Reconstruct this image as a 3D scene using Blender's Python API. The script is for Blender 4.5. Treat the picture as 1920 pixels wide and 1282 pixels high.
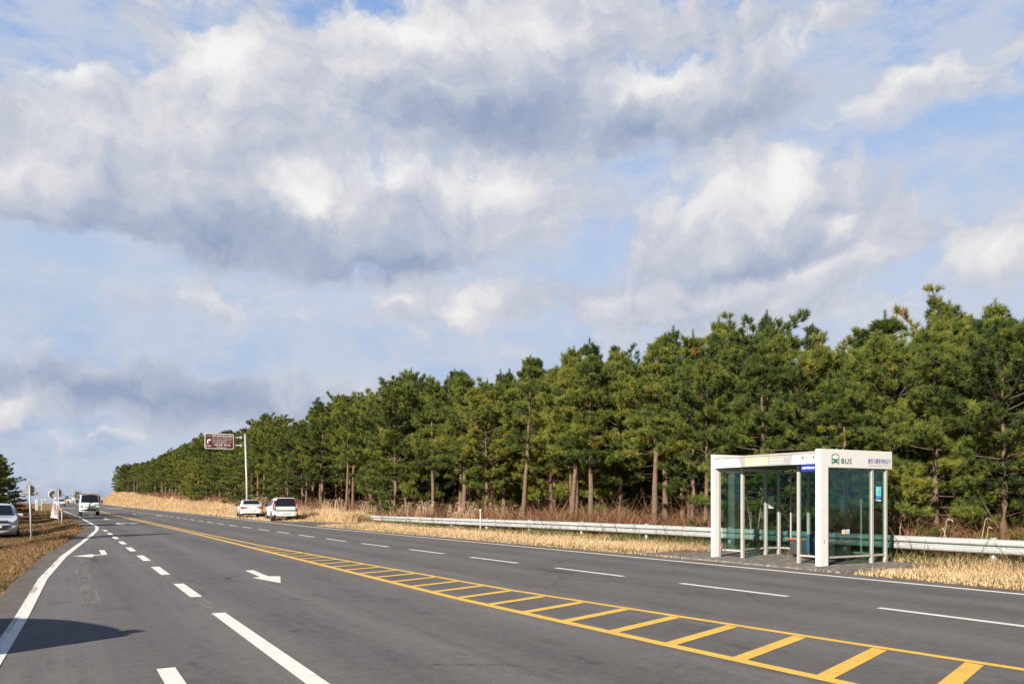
import bpy, math, random
import numpy as np
from math import radians, sin, cos, pi, atan2
from mathutils import Vector, Matrix

for _o in list(bpy.data.objects):
    bpy.data.objects.remove(_o, do_unlink=True)
SC = bpy.context.scene
COL = SC.collection

# ------------------------------------------------------------------ camera, light, exposure
YAW = radians(29.54)          # the road runs along +Y; the lens looks 29.5 deg to the right of it
EYE = 1.5
FOC = 1500.0                  # focal length in photo pixels (1920 wide)
HORIZON = 936.0
FWD = Vector((sin(YAW), cos(YAW), 0)); RGT = Vector((cos(YAW), -sin(YAW), 0))

cam_d = bpy.data.cameras.new('camera')
cam_d.sensor_width = 36.0
cam_d.lens = FOC * 36.0 / 1920.0
cam_d.shift_y = (HORIZON - 641.0) / 1920.0
cam_d.clip_start = 0.05; cam_d.clip_end = 6000
cam = bpy.data.objects.new('camera', cam_d); COL.objects.link(cam)
cam.location = (0, 0, EYE); cam.rotation_euler = (pi / 2, 0, -YAW)
SC.camera = cam

SUN_EL = radians(24.0)
SUN_TO = Vector((1.0, 0.50, 0)).normalized()          # horizontal direction the light travels
sun_d = bpy.data.lights.new('sun', 'SUN'); sun_d.energy = 5.0; sun_d.angle = radians(0.53)
sun_d.color = (1.0, 0.90, 0.76)
sun = bpy.data.objects.new('sun', sun_d); COL.objects.link(sun)
LDIR = Vector((SUN_TO.x * cos(SUN_EL), SUN_TO.y * cos(SUN_EL), -sin(SUN_EL)))
sun.rotation_euler = LDIR.to_track_quat('-Z', 'Y').to_euler(); sun.location = (-30, -15, 30)

EXPOSURE = 0.95
SC.view_settings.view_transform = 'Standard'; SC.view_settings.look = 'None'
SC.view_settings.exposure = EXPOSURE; SC.view_settings.gamma = 1.0
SC.view_settings.use_curve_mapping = False
SC.cycles.max_bounces = 6; SC.cycles.diffuse_bounces = 3; SC.cycles.glossy_bounces = 3
SC.cycles.transmission_bounces = 6; SC.cycles.transparent_max_bounces = 12
SC.cycles.sample_clamp_indirect = 6.0


class NT:
    """small node-tree builder"""
    def __init__(self, tree):
        self.t = tree; self.n = tree.nodes; self.l = tree.links
    def new(self, typ, **kw):
        nd = self.n.new(typ)
        for k, v in kw.items(): setattr(nd, k, v)
        return nd
    def put(self, sock, v):
        if hasattr(v, 'is_linked') or hasattr(v, 'links'): self.l.new(v, sock)
        else: sock.default_value = v
    def math(self, op, a, b=None, c=None, clamp=False):
        nd = self.new('ShaderNodeMath', operation=op, use_clamp=clamp)
        self.put(nd.inputs[0], a)
        if b is not None: self.put(nd.inputs[1], b)
        if c is not None: self.put(nd.inputs[2], c)
        return nd.outputs[0]
    def vmath(self, op, a, b=None, scale=None):
        nd = self.new('ShaderNodeVectorMath', operation=op)
        self.put(nd.inputs[0], a)
        if b is not None: self.put(nd.inputs[1], b)
        if scale is not None: self.put(nd.inputs['Scale'], scale)
        return nd.outputs['Value'] if op in ('DOT_PRODUCT', 'LENGTH') else nd.outputs['Vector']
    def noise(self, vec, scale, detail=3.0, rough=0.5, dist=0.0, out='Fac', flat=False):
        nd = self.new('ShaderNodeTexNoise')
        if flat: nd.noise_dimensions = '2D'
        if vec is not None: self.put(nd.inputs['Vector'], vec)
        nd.inputs['Scale'].default_value = scale; nd.inputs['Detail'].default_value = detail
        nd.inputs['Roughness'].default_value = rough; nd.inputs['Distortion'].default_value = dist
        return nd.outputs[out]
    def ramp(self, fac, lo, hi, a=0.0, b=1.0, smooth=True):
        nd = self.new('ShaderNodeMapRange', interpolation_type='SMOOTHSTEP' if smooth else 'LINEAR')
        self.put(nd.inputs['Value'], fac)
        nd.inputs['From Min'].default_value = lo; nd.inputs['From Max'].default_value = hi
        nd.inputs['To Min'].default_value = a; nd.inputs['To Max'].default_value = b
        return nd.outputs['Result']
    def mix(self, fac, a, b, mode='MIX'):
        nd = self.new('ShaderNodeMix', data_type='RGBA', blend_type=mode)
        self.put(nd.inputs[0], fac); self.put(nd.inputs[6], a); self.put(nd.inputs[7], b)
        return nd.outputs[2]
    def mapping(self, vec, loc=(0, 0, 0), rot=(0, 0, 0), scale=(1, 1, 1), typ='POINT'):
        nd = self.new('ShaderNodeMapping', vector_type=typ)
        self.l.new(vec, nd.inputs['Vector'])
        nd.inputs['Location'].default_value = loc; nd.inputs['Rotation'].default_value = rot
        nd.inputs['Scale'].default_value = scale
        return nd.outputs['Vector']


def c4(c): return (c[0], c[1], c[2], 1.0)

# ------------------------------------------------------------------ sky: Nishita air with procedural clouds
def make_world():
    w = bpy.data.worlds.new('World'); SC.world = w; w.use_nodes = True
    T = NT(w.node_tree); T.n.clear()
    out = T.new('ShaderNodeOutputWorld'); bg = T.new('ShaderNodeBackground')
    T.l.new(bg.outputs[0], out.inputs[0])
    sky = T.new('ShaderNodeTexSky', sky_type='NISHITA')
    sky.sun_disc = False; sky.sun_elevation = SUN_EL
    to_sun = Vector((-SUN_TO.x, -SUN_TO.y))
    sky.sun_rotation = atan2(to_sun.x, to_sun.y)
    sky.altitude = 100; sky.air_density = 1.0; sky.dust_density = 0.6; sky.ozone_density = 1.6
    tc = T.new('ShaderNodeTexCoord'); d = tc.outputs['Generated']
    sep = T.new('ShaderNodeSeparateXYZ'); T.l.new(d, sep.inputs[0])
    # azimuth measured from the compass bearing of 29.5 deg, and the tangent of the elevation
    fx = T.vmath('DOT_PRODUCT', d, tuple(RGT)); fy = T.vmath('DOT_PRODUCT', d, tuple(FWD))
    az = T.math('ARCTAN2', fx, fy)
    hl = T.math('SQRT', T.math('ADD', T.math('MULTIPLY', fx, fx), T.math('MULTIPLY', fy, fy)))
    tel = T.math('DIVIDE', sep.outputs['Z'], T.math('MAXIMUM', hl, 0.02))
    cmb = T.new('ShaderNodeCombineXYZ'); T.l.new(az, cmb.inputs[0]); T.l.new(tel, cmb.inputs[1])
    P0 = cmb.outputs[0]

    def sph(px, py):                     # photo pixel -> (azimuth, tan elevation)
        u = (px - 960) / FOC; v = (HORIZON - py) / FOC
        a = math.atan(u); return a, v * cos(a)

    # warp so that no cloud keeps the outline of an ellipse
    w1 = T.noise(P0, 7.0, 5.0, 0.55, out='Color', flat=True)
    wv = T.vmath('SUBTRACT', w1, (0.5, 0.5, 0.5))
    PW = T.vmath('ADD', P0, T.vmath('SCALE', wv, scale=0.10))
    w2 = T.noise(P0, 26.0, 5.0, 0.6, out='Color', flat=True)
    PW = T.vmath('ADD', PW, T.vmath('SCALE', T.vmath('SUBTRACT', w2, (0.5, 0.5, 0.5)), scale=0.022))

    def puffs(vec):                      # rounded cauliflower billows
        nd = T.new('ShaderNodeTexVoronoi', voronoi_dimensions='2D', feature='SMOOTH_F1'); T.l.new(vec, nd.inputs['Vector'])
        nd.inputs['Scale'].default_value = 13.0; nd.inputs['Smoothness'].default_value = 0.35
        nd.inputs['Detail'].default_value = 3.0; nd.inputs['Roughness'].default_value = 0.55; nd.inputs['Lacunarity'].default_value = 2.3
        nd.normalize = True
        return T.math('SUBTRACT', 1.0, T.math('MULTIPLY', nd.outputs['Distance'], 1.9))

    def blobs(lst, start):
        acc = start
        for (cx, cy, rx, ry, rot, amp) in lst:
            a, t = sph(cx, cy)
            m = T.mapping(PW, (a, t, 0), (0, 0, radians(rot)), (rx / FOC * 1.25, ry / FOC * 1.25, 1.0), 'TEXTURE')
            g = T.new('ShaderNodeTexGradient', gradient_type='QUADRATIC_SPHERE'); T.l.new(m, g.inputs[0])
            acc = T.math('MULTIPLY_ADD', g.outputs['Fac'], amp, acc)
        return acc

    cz = blobs(CLOUD_COVER, 0.16)
    n1 = T.noise(PW, 9.0, 10.0, 0.63, flat=True)
    n2 = T.noise(T.mapping(P0, (3.1, 1.7, 0), (0, 0, 0), (4.0, 9.0, 1.0)), 1.6, 6.0, 0.6, flat=True)
    dens = T.math('ADD', cz, T.math('MULTIPLY', T.math('SUBTRACT', n1, 0.5), 0.45))
    dens = T.math('ADD', dens, T.math('MULTIPLY', T.math('SUBTRACT', n2, 0.5), 0.35))
    pf = puffs(PW)
    dens = T.math('ADD', dens, T.math('MULTIPLY', T.math('SUBTRACT', pf, 0.45), 0.55))
    mask = T.ramp(dens, 0.18, 0.56)
    thin = T.math('MULTIPLY', T.ramp(T.math('ADD', n2, T.math('MULTIPLY', T.math('SUBTRACT', n1, 0.5), 0.5)), 0.27, 0.60), 0.80)
    # relief: the same noise read a little further towards the light
    n1b = T.noise(T.vmath('ADD', PW, (-0.018, 0.026, 0.0)), 9.0, 10.0, 0.63, flat=True)
    relief = T.math('ADD', T.math('MULTIPLY', T.math('SUBTRACT', n1, n1b), 0.42), T.math('MULTIPLY', T.math('SUBTRACT', pf, puffs(T.vmath('ADD', PW, (-0.016, 0.022, 0.0)))), 0.36))
    li = blobs(CLOUD_LIGHT, 0.50)
    li = T.math('ADD', li, T.math('MULTIPLY', relief, 0.85))
    li = T.math('ADD', li, T.math('MULTIPLY', T.math('SUBTRACT', T.noise(PW, 6.0, 4.0, 0.5, flat=True), 0.5), 0.30))
    k = 2.0 ** (-EXPOSURE)
    ramp = T.new('ShaderNodeValToRGB'); T.l.new(li, ramp.inputs[0])
    els = ramp.color_ramp.elements
    stops = [(0.0, (0.31, 0.38, 0.54)), (0.28, (0.44, 0.495, 0.62)), (0.52, (0.60, 0.62, 0.69)), (0.75, (0.78, 0.78, 0.80)), (1.0, (0.92, 0.91, 0.895))]
    while len(els) < len(stops): els.new(0.5)
    for e, (p, c) in zip(els, stops): e.position = p; e.color = (c[0] * k, c[1] * k, c[2] * k, 1)
    # clear air: Nishita under a thin veil, paler half way down
    air = T.mix(1.0, sky.outputs[0], c4((SKY_GAIN[0] * k, SKY_GAIN[1] * k, SKY_GAIN[2] * k)), 'MULTIPLY')
    veil = T.new('ShaderNodeValToRGB'); T.l.new(T.ramp(tel, 0.0, 0.65, smooth=False), veil.inputs[0])
    ve = veil.color_ramp.elements
    vs = [(0.0, (0.37, 0.47, 0.68)), (0.15, (0.43, 0.53, 0.72)), (0.38, (0.57, 0.68, 0.84)), (0.65, (0.44, 0.60, 0.87)), (1.0, (0.27, 0.46, 0.84))]
    while len(ve) < len(vs): ve.new(0.5)
    for e, (p, c) in zip(ve, vs): e.position = p; e.color = (c[0] * k, c[1] * k, c[2] * k, 1)
    air = T.mix(0.80, air, veil.outputs[0])
    air = T.mix(thin, air, c4((0.58 * k, 0.63 * k, 0.74 * k)))
    col = T.mix(T.math('MULTIPLY', mask, 0.97), air, ramp.outputs[0])
    # overhead and behind the viewer the sky is open and deep blue
    up = T.ramp(tel, 0.62, 1.05)
    side = T.ramp(T.math('ABSOLUTE', az), 0.70, 1.15)
    away = T.math('MAXIMUM', up, side)
    deep = T.mix(T.ramp(tel, 0.0, 1.5), c4((0.24 * k, 0.31 * k, 0.43 * k)), c4((0.085 * k, 0.145 * k, 0.30 * k)))
    col = T.mix(away, col, deep)
    T.l.new(col, bg.inputs['Color']); bg.inputs['Strength'].default_value = 1.0
    w.cycles.sampling_method = 'MANUAL'; w.cycles.sample_map_resolution = 512

SKY_GAIN = (0.075, 0.085, 0.11)
CLOUD_COVER = [
    (330, 250, 400, 250, 0, 0.85), (20, 300, 250, 220, 0, 0.75), (640, 120, 440, 190, 0, 0.8), (980, 60, 440, 160, 0, 0.7),
    (900, 215, 440, 150, 0, 0.75), (1200, 220, 330, 120, 0, 0.65), (1420, 190, 270, 160, 0, 0.55), (430, 410, 310, 130, 0, 0.75),
    (760, 430, 330, 130, 8, 0.95), (990, 370, 170, 110, 0, 0.6), (1350, 430, 280, 170, 0, 0.8), (1580, 420, 280, 110, 0, 0.55),
    (1480, 330, 110, 90, 0, 0.55), (1730, 180, 190, 80, 12, 0.85), (760, 575, 110, 45, 12, 0.65), (870, 585, 150, 60, 10, 0.75),
    (1130, 550, 300, 85, 0, 0.8), (1500, 530, 380, 95, 14, 0.75), (30, 755, 110, 34, 8, 0.8), (190, 822, 130, 24, 0, 0.45),
    (260, 738, 760, 70, -4, 1.2), (360, 560, 250, 70, 0, 0.5), (1900, 60, 90, 70, 0, 0.6), (1890, 430, 140, 90, 0, 0.65),
    (1250, 60, 300, 110, 0, 0.45), (1560, 30, 260, 50, 0, 0.45), (1450, 600, 500, 60, 0, 0.4),
    (120, 95, 190, 66, 8, -0.8), (410, 30, 80, 45, 0, -0.6), (1720, 80, 260, 80, -8, -0.55), (1850, 310, 170, 110, 0, -0.55),
    (170, 500, 280, 60, 0, -0.65), (1190, 315, 140, 50, 0, -0.45), (640, 560, 120, 40, 0, -0.3), (1090, 470, 120, 40, 10, -0.4),
    (1690, 480, 130, 50, 10, -0.4), (1560, 260, 100, 50, 0, -0.3),
]
CLOUD_LIGHT = [
    (430, 110, 140, 85, 0, 0.75), (110, 140, 80, 50, 0, 0.6), (770, 40, 260, 75, 0, 0.5), (1010, 60, 170, 100, 0, 0.4),
    (560, 375, 90, 60, 0, 0.65), (960, 340, 130, 75, 0, 0.5), (720, 335, 180, 45, 0, 0.45), (1480, 320, 90, 75, 0, 0.6),
    (1560, 412, 60, 30, 0, 0.4), (1220, 155, 150, 50, 0, 0.5), (1720, 165, 190, 60, 12, 0.45), (860, 580, 90, 45, 10, 0.5), (750, 565, 70, 35, 0, 0.3),
    (30, 750, 100, 34, 5, 0.5), (190, 820, 90, 24, 0, 0.2), (330, 230, 260, 120, 0, 0.14), (40, 300, 200, 130, 0, 0.16), (1350, 370, 200, 75, 0, 0.42),
    (400, 445, 330, 110, 0, -0.5), (900, 215, 360, 110, 8, -0.55), (760, 490, 330, 55, 6, -0.6), (1400, 505, 300, 60, 8, -0.42),
    (1200, 245, 330, 70, 0, -0.35), (260, 735, 620, 70, -4, -0.55), (1130, 550, 280, 60, 0, 0.15), (1540, 560, 300, 50, 14, -0.22), (1500, 510, 240, 30, 16, 0.3),
    (60, 420, 200, 70, 0, -0.3), (360, 560, 160, 40, 0, 0.25), (1430, 200, 200, 90, 0, -0.2), (620, 215, 120, 60, 0, 0.25), (640, 90, 120, 60, 0, 0.1), (1900, 440, 120, 60, 0, 0.25),
]
make_world()

# ------------------------------------------------------------------ helpers
RNG = random.Random(7)

def at(px, py, z=0.0):
    """the point at height z that the photograph shows at pixel (px, py)"""
    D = (EYE - z) * FOC / (py - HORIZON); X = (px - 960) / FOC
    p = FWD * D + RGT * (X * D)
    return Vector((p.x, p.y, z))

def smooth(a, b, t):
    t = np.clip((t - a) / (b - a), 0, 1); return t * t * (3 - 2 * t)

def tag(o, label=None, cat=None, group=None, kind=None):
    if label: o['label'] = label
    if cat: o['category'] = cat
    if group: o['group'] = group
    if kind: o['kind'] = kind
    return o

def thing(name, label, cat, loc=(0, 0, 0), rz=0.0, group=None):
    o = bpy.data.objects.new(name, None); COL.objects.link(o)
    o.empty_display_size = 0.2; o.location = loc; o.rotation_euler = (0, 0, rz)
    return tag(o, label, cat, group)

KIDS = {}
def kids(o):
    return KIDS.get(o, [])

def adopt(o, parent):
    o.parent = parent; KIDS.setdefault(parent, []).append(o)

def dup(o, parent=None):
    c = o.copy(); COL.objects.link(c)
    if parent is not None: adopt(c, parent)
    for ch in kids(o): dup(ch, c)
    return c

def np_mesh(name, verts, faces, mats, smooth_shade=False, attr=None):
    """verts (n,3); faces: an (m,k) array of same-size polygons"""
    me = bpy.data.meshes.new(name)
    verts = np.asarray(verts, np.float32); faces = np.asarray(faces, np.int32)
    m, k = faces.shape
    me.vertices.add(len(verts)); me.vertices.foreach_set('co', verts.ravel())
    me.loops.add(m * k); me.loops.foreach_set('vertex_index', faces.ravel())
    me.polygons.add(m); me.polygons.foreach_set('loop_start', np.arange(0, m * k, k, dtype=np.int32))
    me.polygons.foreach_set('use_smooth', np.full(m, bool(smooth_shade)))
    if attr is not None:
        a = me.attributes.new('tone', 'FLOAT', 'FACE'); a.data.foreach_set('value', np.asarray(attr, np.float32))
    me.update(calc_edges=True); me.validate()
    for mt in (mats if isinstance(mats, (list, tuple)) else [mats]): me.materials.append(mt)
    return me

def link(name, me, parent=None):
    o = bpy.data.objects.new(name, me); COL.objects.link(o)
    if parent is not None: adopt(o, parent)
    return o


class MB:
    """collects shapes and links them as ONE mesh object"""
    def __init__(self): self.v = []; self.f = []; self.mi = []; self.cur = 0; self.sm = []; self.flag = False
    def m(self, i): self.cur = i; return self
    def add(self, vs, fs):
        b = len(self.v); self.v += [tuple(p) for p in vs]
        for f in fs:
            self.f.append([b + i for i in f]); self.mi.append(self.cur); self.sm.append(self.flag)
        return self
    def box(self, lo, hi, M=None):
        x0, y0, z0 = lo; x1, y1, z1 = hi
        vs = [Vector(p) for p in ((x0, y0, z0), (x1, y0, z0), (x1, y1, z0), (x0, y1, z0), (x0, y0, z1), (x1, y0, z1), (x1, y1, z1), (x0, y1, z1))]
        if M is not None: vs = [M @ p for p in vs]
        return self.add(vs, [(0, 3, 2, 1), (4, 5, 6, 7), (0, 1, 5, 4), (1, 2, 6, 5), (2, 3, 7, 6), (3, 0, 4, 7)])
    def tube(self, pts, rad, n=8, caps=True):
        pts = [Vector(p) for p in pts]
        if not isinstance(rad, (list, tuple)): rad = [rad] * len(pts)
        rings = []; up = Vector((0, 0, 1)); vs = []
        for i, p in enumerate(pts):
            d = (pts[min(i + 1, len(pts) - 1)] - pts[max(i - 1, 0)]).normalized()
            a = d.cross(up)
            if a.length < 1e-3: a = d.cross(Vector((1, 0, 0)))
            a.normalize(); b = d.cross(a)
            for k in range(n):
                t = 2 * pi * k / n; vs.append(p + a * (rad[i] * cos(t)) + b * (rad[i] * sin(t)))
        fs = []
        for i in range(len(pts) - 1):
            for k in range(n):
                k2 = (k + 1) % n
                fs.append((i * n + k, i * n + k2, (i + 1) * n + k2, (i + 1) * n + k))
        old = self.flag; self.flag = True; b0 = len(self.v)
        self.add(vs, fs); self.flag = old
        if caps:
            self.f.append([b0 + k for k in reversed(range(n))]); self.mi.append(self.cur); self.sm.append(False)
            e = b0 + (len(pts) - 1) * n
            self.f.append([e + k for k in range(n)]); self.mi.append(self.cur); self.sm.append(False)
        return self
    def prism(self, poly, axis, a, b):
        """poly: 2-D outline in the two remaining axes, extruded from a to b along axis (0,1,2)"""
        def P(u, v, w):
            return {0: (w, u, v), 1: (u, w, v), 2: (u, v, w)}[axis]
        n = len(poly)
        vs = [P(u, v, a) for u, v in poly] + [P(u, v, b) for u, v in poly]
        fs = [tuple(range(n))[::-1], tuple(range(n, 2 * n))] + [(i, (i + 1) % n, n + (i + 1) % n, n + i) for i in range(n)]
        return self.add(vs, fs)
    def lathe(self, prof, c, axis='x', n=20):
        """prof: (along, radius) pairs turned about an axis through c"""
        vs = []; fs = []
        for (s, r) in prof:
            for k in range(n):
                t = 2 * pi * k / n
                q = (s, r * cos(t), r * sin(t))
                if axis == 'y': q = (q[1], q[0], q[2])
                if axis == 'z': q = (q[1], q[2], q[0])
                vs.append((c[0] + q[0], c[1] + q[1], c[2] + q[2]))
        for i in range(len(prof) - 1):
            for k in range(n):
                k2 = (k + 1) % n; fs.append((i * n + k, i * n + k2, (i + 1) * n + k2, (i + 1) * n + k))
        old = self.flag; self.flag = True; self.add(vs, fs); self.flag = old
        return self
    def build(self, name, mats, parent=None, bevel=0.0, subsurf=0, seg=2):
        me = bpy.data.meshes.new(name); me.from_pydata(self.v, [], self.f)
        for mt in (mats if isinstance(mats, (list, tuple)) else [mats]): me.materials.append(mt)
        me.polygons.foreach_set('material_index', self.mi); me.polygons.foreach_set('use_smooth', self.sm)
        import bmesh
        bm = bmesh.new(); bm.from_mesh(me); bmesh.ops.recalc_face_normals(bm, faces=bm.faces); bm.to_mesh(me); bm.free()
        me.update()
        o = link(name, me, parent)
        if bevel:
            md = o.modifiers.new('bevel', 'BEVEL'); md.width = bevel; md.segments = seg; md.limit_method = 'ANGLE'; md.angle_limit = radians(40)
            md.harden_normals = False
        if subsurf:
            md = o.modifiers.new('subsurf', 'SUBSURF'); md.levels = subsurf; md.render_levels = subsurf
        return o


# ------------------------------------------------------------------ materials
def mat(name, col, rough=0.6, metal=0.0, var=0.12, nscale=6.0, bump=0.0, bscale=60.0, spec=0.5, coat=0.0, dirt=None):
    m = bpy.data.materials.new(name); m.use_nodes = True
    T = NT(m.node_tree); b = T.n['Principled BSDF']
    tc = T.new('ShaderNodeTexCoord'); co = tc.outputs['Object']
    n = T.noise(co, nscale, 5.0, 0.6)
    a = c4([max(0, x * (1 - var)) for x in col]); c = c4([min(1, x * (1 + var)) for x in col])
    cc = T.mix(T.ramp(n, 0.3, 0.7, smooth=False), a, c)
    if dirt:
        dn = T.ramp(T.noise(T.mapping(co, scale=(1, 1, 0.35)), 9.0, 6.0, 0.65), 0.56, 0.75)
        cc = T.mix(T.math('MULTIPLY', dn, dirt[1]), cc, c4(dirt[0]))
    T.l.new(cc, b.inputs['Base Color'])
    T.put(b.inputs['Roughness'], T.ramp(n, 0.2, 0.8, max(0.02, rough - 0.08), min(1, rough + 0.08), False))
    b.inputs['Metallic'].default_value = metal; b.inputs['Specular IOR Level'].default_value = spec
    b.inputs['Coat Weight'].default_value = coat; b.inputs['Coat Roughness'].default_value = 0.06
    if bump:
        bp = T.new('ShaderNodeBump'); bp.inputs['Strength'].default_value = bump; bp.inputs['Distance'].default_value = 0.01
        T.l.new(T.noise(co, bscale, 4.0, 0.6), bp.inputs['Height']); T.l.new(bp.outputs[0], b.inputs['Normal'])
    return m

def glass_mat(name, tint, refl=0.08):
    m = bpy.data.materials.new(name); m.use_nodes = True
    T = NT(m.node_tree); T.n.clear()
    out = T.new('ShaderNodeOutputMaterial'); tr = T.new('ShaderNodeBsdfTransparent'); gl = T.new('ShaderNodeBsdfGlossy')
    tr.inputs[0].default_value = c4(tint); gl.inputs['Roughness'].default_value = 0.02
    gl.inputs['Color'].default_value = (0.9, 0.97, 0.95, 1)
    fr = T.new('ShaderNodeFresnel'); fr.inputs[0].default_value = 1.45
    tc = T.new('ShaderNodeTexCoord')
    df = T.new('ShaderNodeBsdfDiffuse'); df.inputs[0].default_value = (0.35, 0.42, 0.40, 1)
    film = T.ramp(T.noise(tc.outputs['Object'], 3.0, 6.0, 0.65), 0.45, 0.8, 0.0, refl * 0.3)
    mx = T.new('ShaderNodeMixShader'); T.l.new(T.math('MULTIPLY', fr.outputs[0], 0.22), mx.inputs[0])
    T.l.new(tr.outputs[0], mx.inputs[1]); T.l.new(gl.outputs[0], mx.inputs[2])
    m2 = T.new('ShaderNodeMixShader'); T.l.new(film, m2.inputs[0]); T.l.new(mx.outputs[0], m2.inputs[1]); T.l.new(df.outputs[0], m2.inputs[2])
    T.l.new(m2.outputs[0], out.inputs[0])
    return m

def leaf_mat(name, cols, trans=0.3, rough=0.6, objvar=0.35):
    """foliage and grass: the colour of each leaf bundle runs through cols; every plant differs a little"""
    m = bpy.data.materials.new(name); m.use_nodes = True
    T = NT(m.node_tree); T.n.clear()
    out = T.new('ShaderNodeOutputMaterial'); at_ = T.new('ShaderNodeAttribute'); at_.attribute_name = 'tone'
    oi = T.new('ShaderNodeObjectInfo')
    fac = T.math('ADD', at_.outputs['Fac'], T.math('MULTIPLY', T.math('SUBTRACT', oi.outputs['Random'], 0.5), objvar), clamp=True)
    r = T.new('ShaderNodeValToRGB'); T.l.new(fac, r.inputs[0]); els = r.color_ramp.elements
    while len(els) < len(cols): els.new(0.5)
    for i, (e, c) in enumerate(zip(els, cols)): e.position = i / (len(cols) - 1) if len(c) < 4 else c[3]; e.color = c4(c)
    pb = T.new('ShaderNodeBsdfPrincipled'); pb.inputs['Roughness'].default_value = rough; pb.inputs['Specular IOR Level'].default_value = 0.35
    T.l.new(r.outputs[0], pb.inputs['Base Color'])
    tl = T.new('ShaderNodeBsdfTranslucent'); T.l.new(T.mix(1.0, r.outputs[0], (1.25, 1.2, 0.8, 1), 'MULTIPLY'), tl.inputs[0])
    mx = T.new('ShaderNodeMixShader'); mx.inputs[0].default_value = trans
    T.l.new(pb.outputs[0], mx.inputs[1]); T.l.new(tl.outputs[0], mx.inputs[2]); T.l.new(mx.outputs[0], out.inputs[0])
    return m

M = {}
M['white'] = mat('white_painted_metal', (0.66, 0.66, 0.64), 0.45, var=0.03, nscale=3, dirt=((0.45, 0.42, 0.34), 0.35))
M['alu'] = mat('brushed_aluminium', (0.42, 0.40, 0.385), 0.5, 0.2, var=0.06)
M['zinc'] = mat('galvanised_steel', (0.38, 0.40, 0.41), 0.55, 0.1, var=0.10, nscale=2.5, bump=0.05, dirt=((0.40, 0.40, 0.37), 0.5))
M['zincpost'] = mat('galvanised_post', (0.42, 0.44, 0.44), 0.55, 0.3, var=0.12, dirt=((0.25, 0.22, 0.18), 0.5))
M['pole'] = mat('grey_painted_pole', (0.40, 0.41, 0.41), 0.5, 0.1, var=0.05)
M['dark'] = mat('dark_grey_panel', (0.045, 0.048, 0.05), 0.5, var=0.15)
M['black'] = mat('black_plastic', (0.012, 0.012, 0.013), 0.55, var=0.2)
M['rubber'] = mat('tyre_rubber', (0.018, 0.018, 0.018), 0.8, var=0.2)
M['rim'] = mat('alloy_rim', (0.55, 0.56, 0.58), 0.3, 0.7, var=0.05)
M['carwhite'] = mat('white_car_paint', (0.70, 0.71, 0.71), 0.3, var=0.02, coat=0.7)
M['carsilver'] = mat('pale_blue_silver_paint', (0.60, 0.67, 0.75), 0.32, 0.35, var=0.03, coat=0.8)
M['cargo'] = mat('orange_brown_cargo_boards', (0.36, 0.17, 0.05), 0.7, var=0.25, nscale=10)
M['carglass'] = mat('dark_car_glass', (0.012, 0.016, 0.022), 0.08, var=0.1, spec=0.22)
M['taillight'] = mat('red_lamp_lens', (0.28, 0.012, 0.02), 0.15, var=0.1)
M['headlight'] = mat('clear_lamp_lens', (0.55, 0.58, 0.60), 0.12, 0.2, var=0.2, nscale=30)
M['plate'] = mat('white_number_plate', (0.70, 0.71, 0.70), 0.5, var=0.03)
M['chrome'] = mat('chrome', (0.75, 0.76, 0.78), 0.15, 0.9, var=0.03)
M['green'] = mat('green_sign_paint', (0.035, 0.19, 0.085), 0.5, var=0.06)
M['greentext'] = mat('dark_green_lettering', (0.025, 0.07, 0.045), 0.5, var=0.05)
M['blue'] = mat('blue_lettering', (0.02, 0.06, 0.32), 0.5, var=0.05)
M['bluesign'] = mat('blue_sign_paint', (0.012, 0.035, 0.33), 0.45, var=0.05)
M['cyan'] = mat('light_blue_poster', (0.16, 0.60, 0.75), 0.5, var=0.05)
M['skyblue'] = mat('blue_poster_band', (0.0, 0.19, 0.55), 0.5, var=0.05)
M['brightgreen'] = mat('bright_green_print', (0.06, 0.52, 0.10), 0.5, var=0.05)
M['paper'] = mat('white_paper', (0.72, 0.73, 0.72), 0.7, var=0.04)
M['greytext'] = mat('faded_grey_print', (0.30, 0.32, 0.36), 0.6, var=0.1)
M['greyprint'] = mat('silver_banner_print', (0.30, 0.305, 0.32), 0.5, var=0.08)
M['yellowprint'] = mat('faded_yellow_print', (0.76, 0.58, 0.20), 0.55, var=0.15, nscale=20)
M['whiteprint'] = mat('white_print', (0.80, 0.80, 0.78), 0.5, var=0.02)
M['brownsign'] = mat('brown_sign_paint', (0.10, 0.022, 0.026), 0.45, var=0.06)
M['signback'] = mat('grey_sign_back', (0.36, 0.38, 0.39), 0.55, 0.3, var=0.15, nscale=12)
M['orange'] = mat('orange_reflector', (0.90, 0.30, 0.01), 0.35, var=0.05)
M['teak'] = mat('orange_brown_bench_wood', (0.38, 0.13, 0.045), 0.55, var=0.2, nscale=15)
M['bark'] = mat('pine_bark', (0.135, 0.088, 0.058), 0.9, var=0.45, nscale=14, bump=0.8, bscale=40)
M['branch'] = mat('pine_branch_bark', (0.075, 0.052, 0.036), 0.9, var=0.4, nscale=14)
M['skin'] = mat('skin', (0.45, 0.27, 0.19), 0.55, var=0.05)
M['jacket'] = mat('black_jacket_cloth', (0.015, 0.015, 0.018), 0.85, var=0.2)
M['jeans'] = mat('blue_jeans', (0.035, 0.10, 0.22), 0.85, var=0.25, nscale=30)
M['hair'] = mat('black_hair', (0.012, 0.010, 0.009), 0.6, var=0.2)
M['cream'] = mat('cream_house_wall', (0.68, 0.60, 0.42), 0.8, var=0.06)
M['roof'] = mat('grey_roof', (0.20, 0.19, 0.18), 0.8, var=0.1)
M['concrete'] = mat('concrete', (0.36, 0.35, 0.33), 0.85, var=0.1)
M['red'] = mat('red_print', (0.45, 0.03, 0.06), 0.5, var=0.1)
M['signgreen'] = mat('green_road_sign', (0.0, 0.16, 0.11), 0.5, var=0.05)
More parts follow.
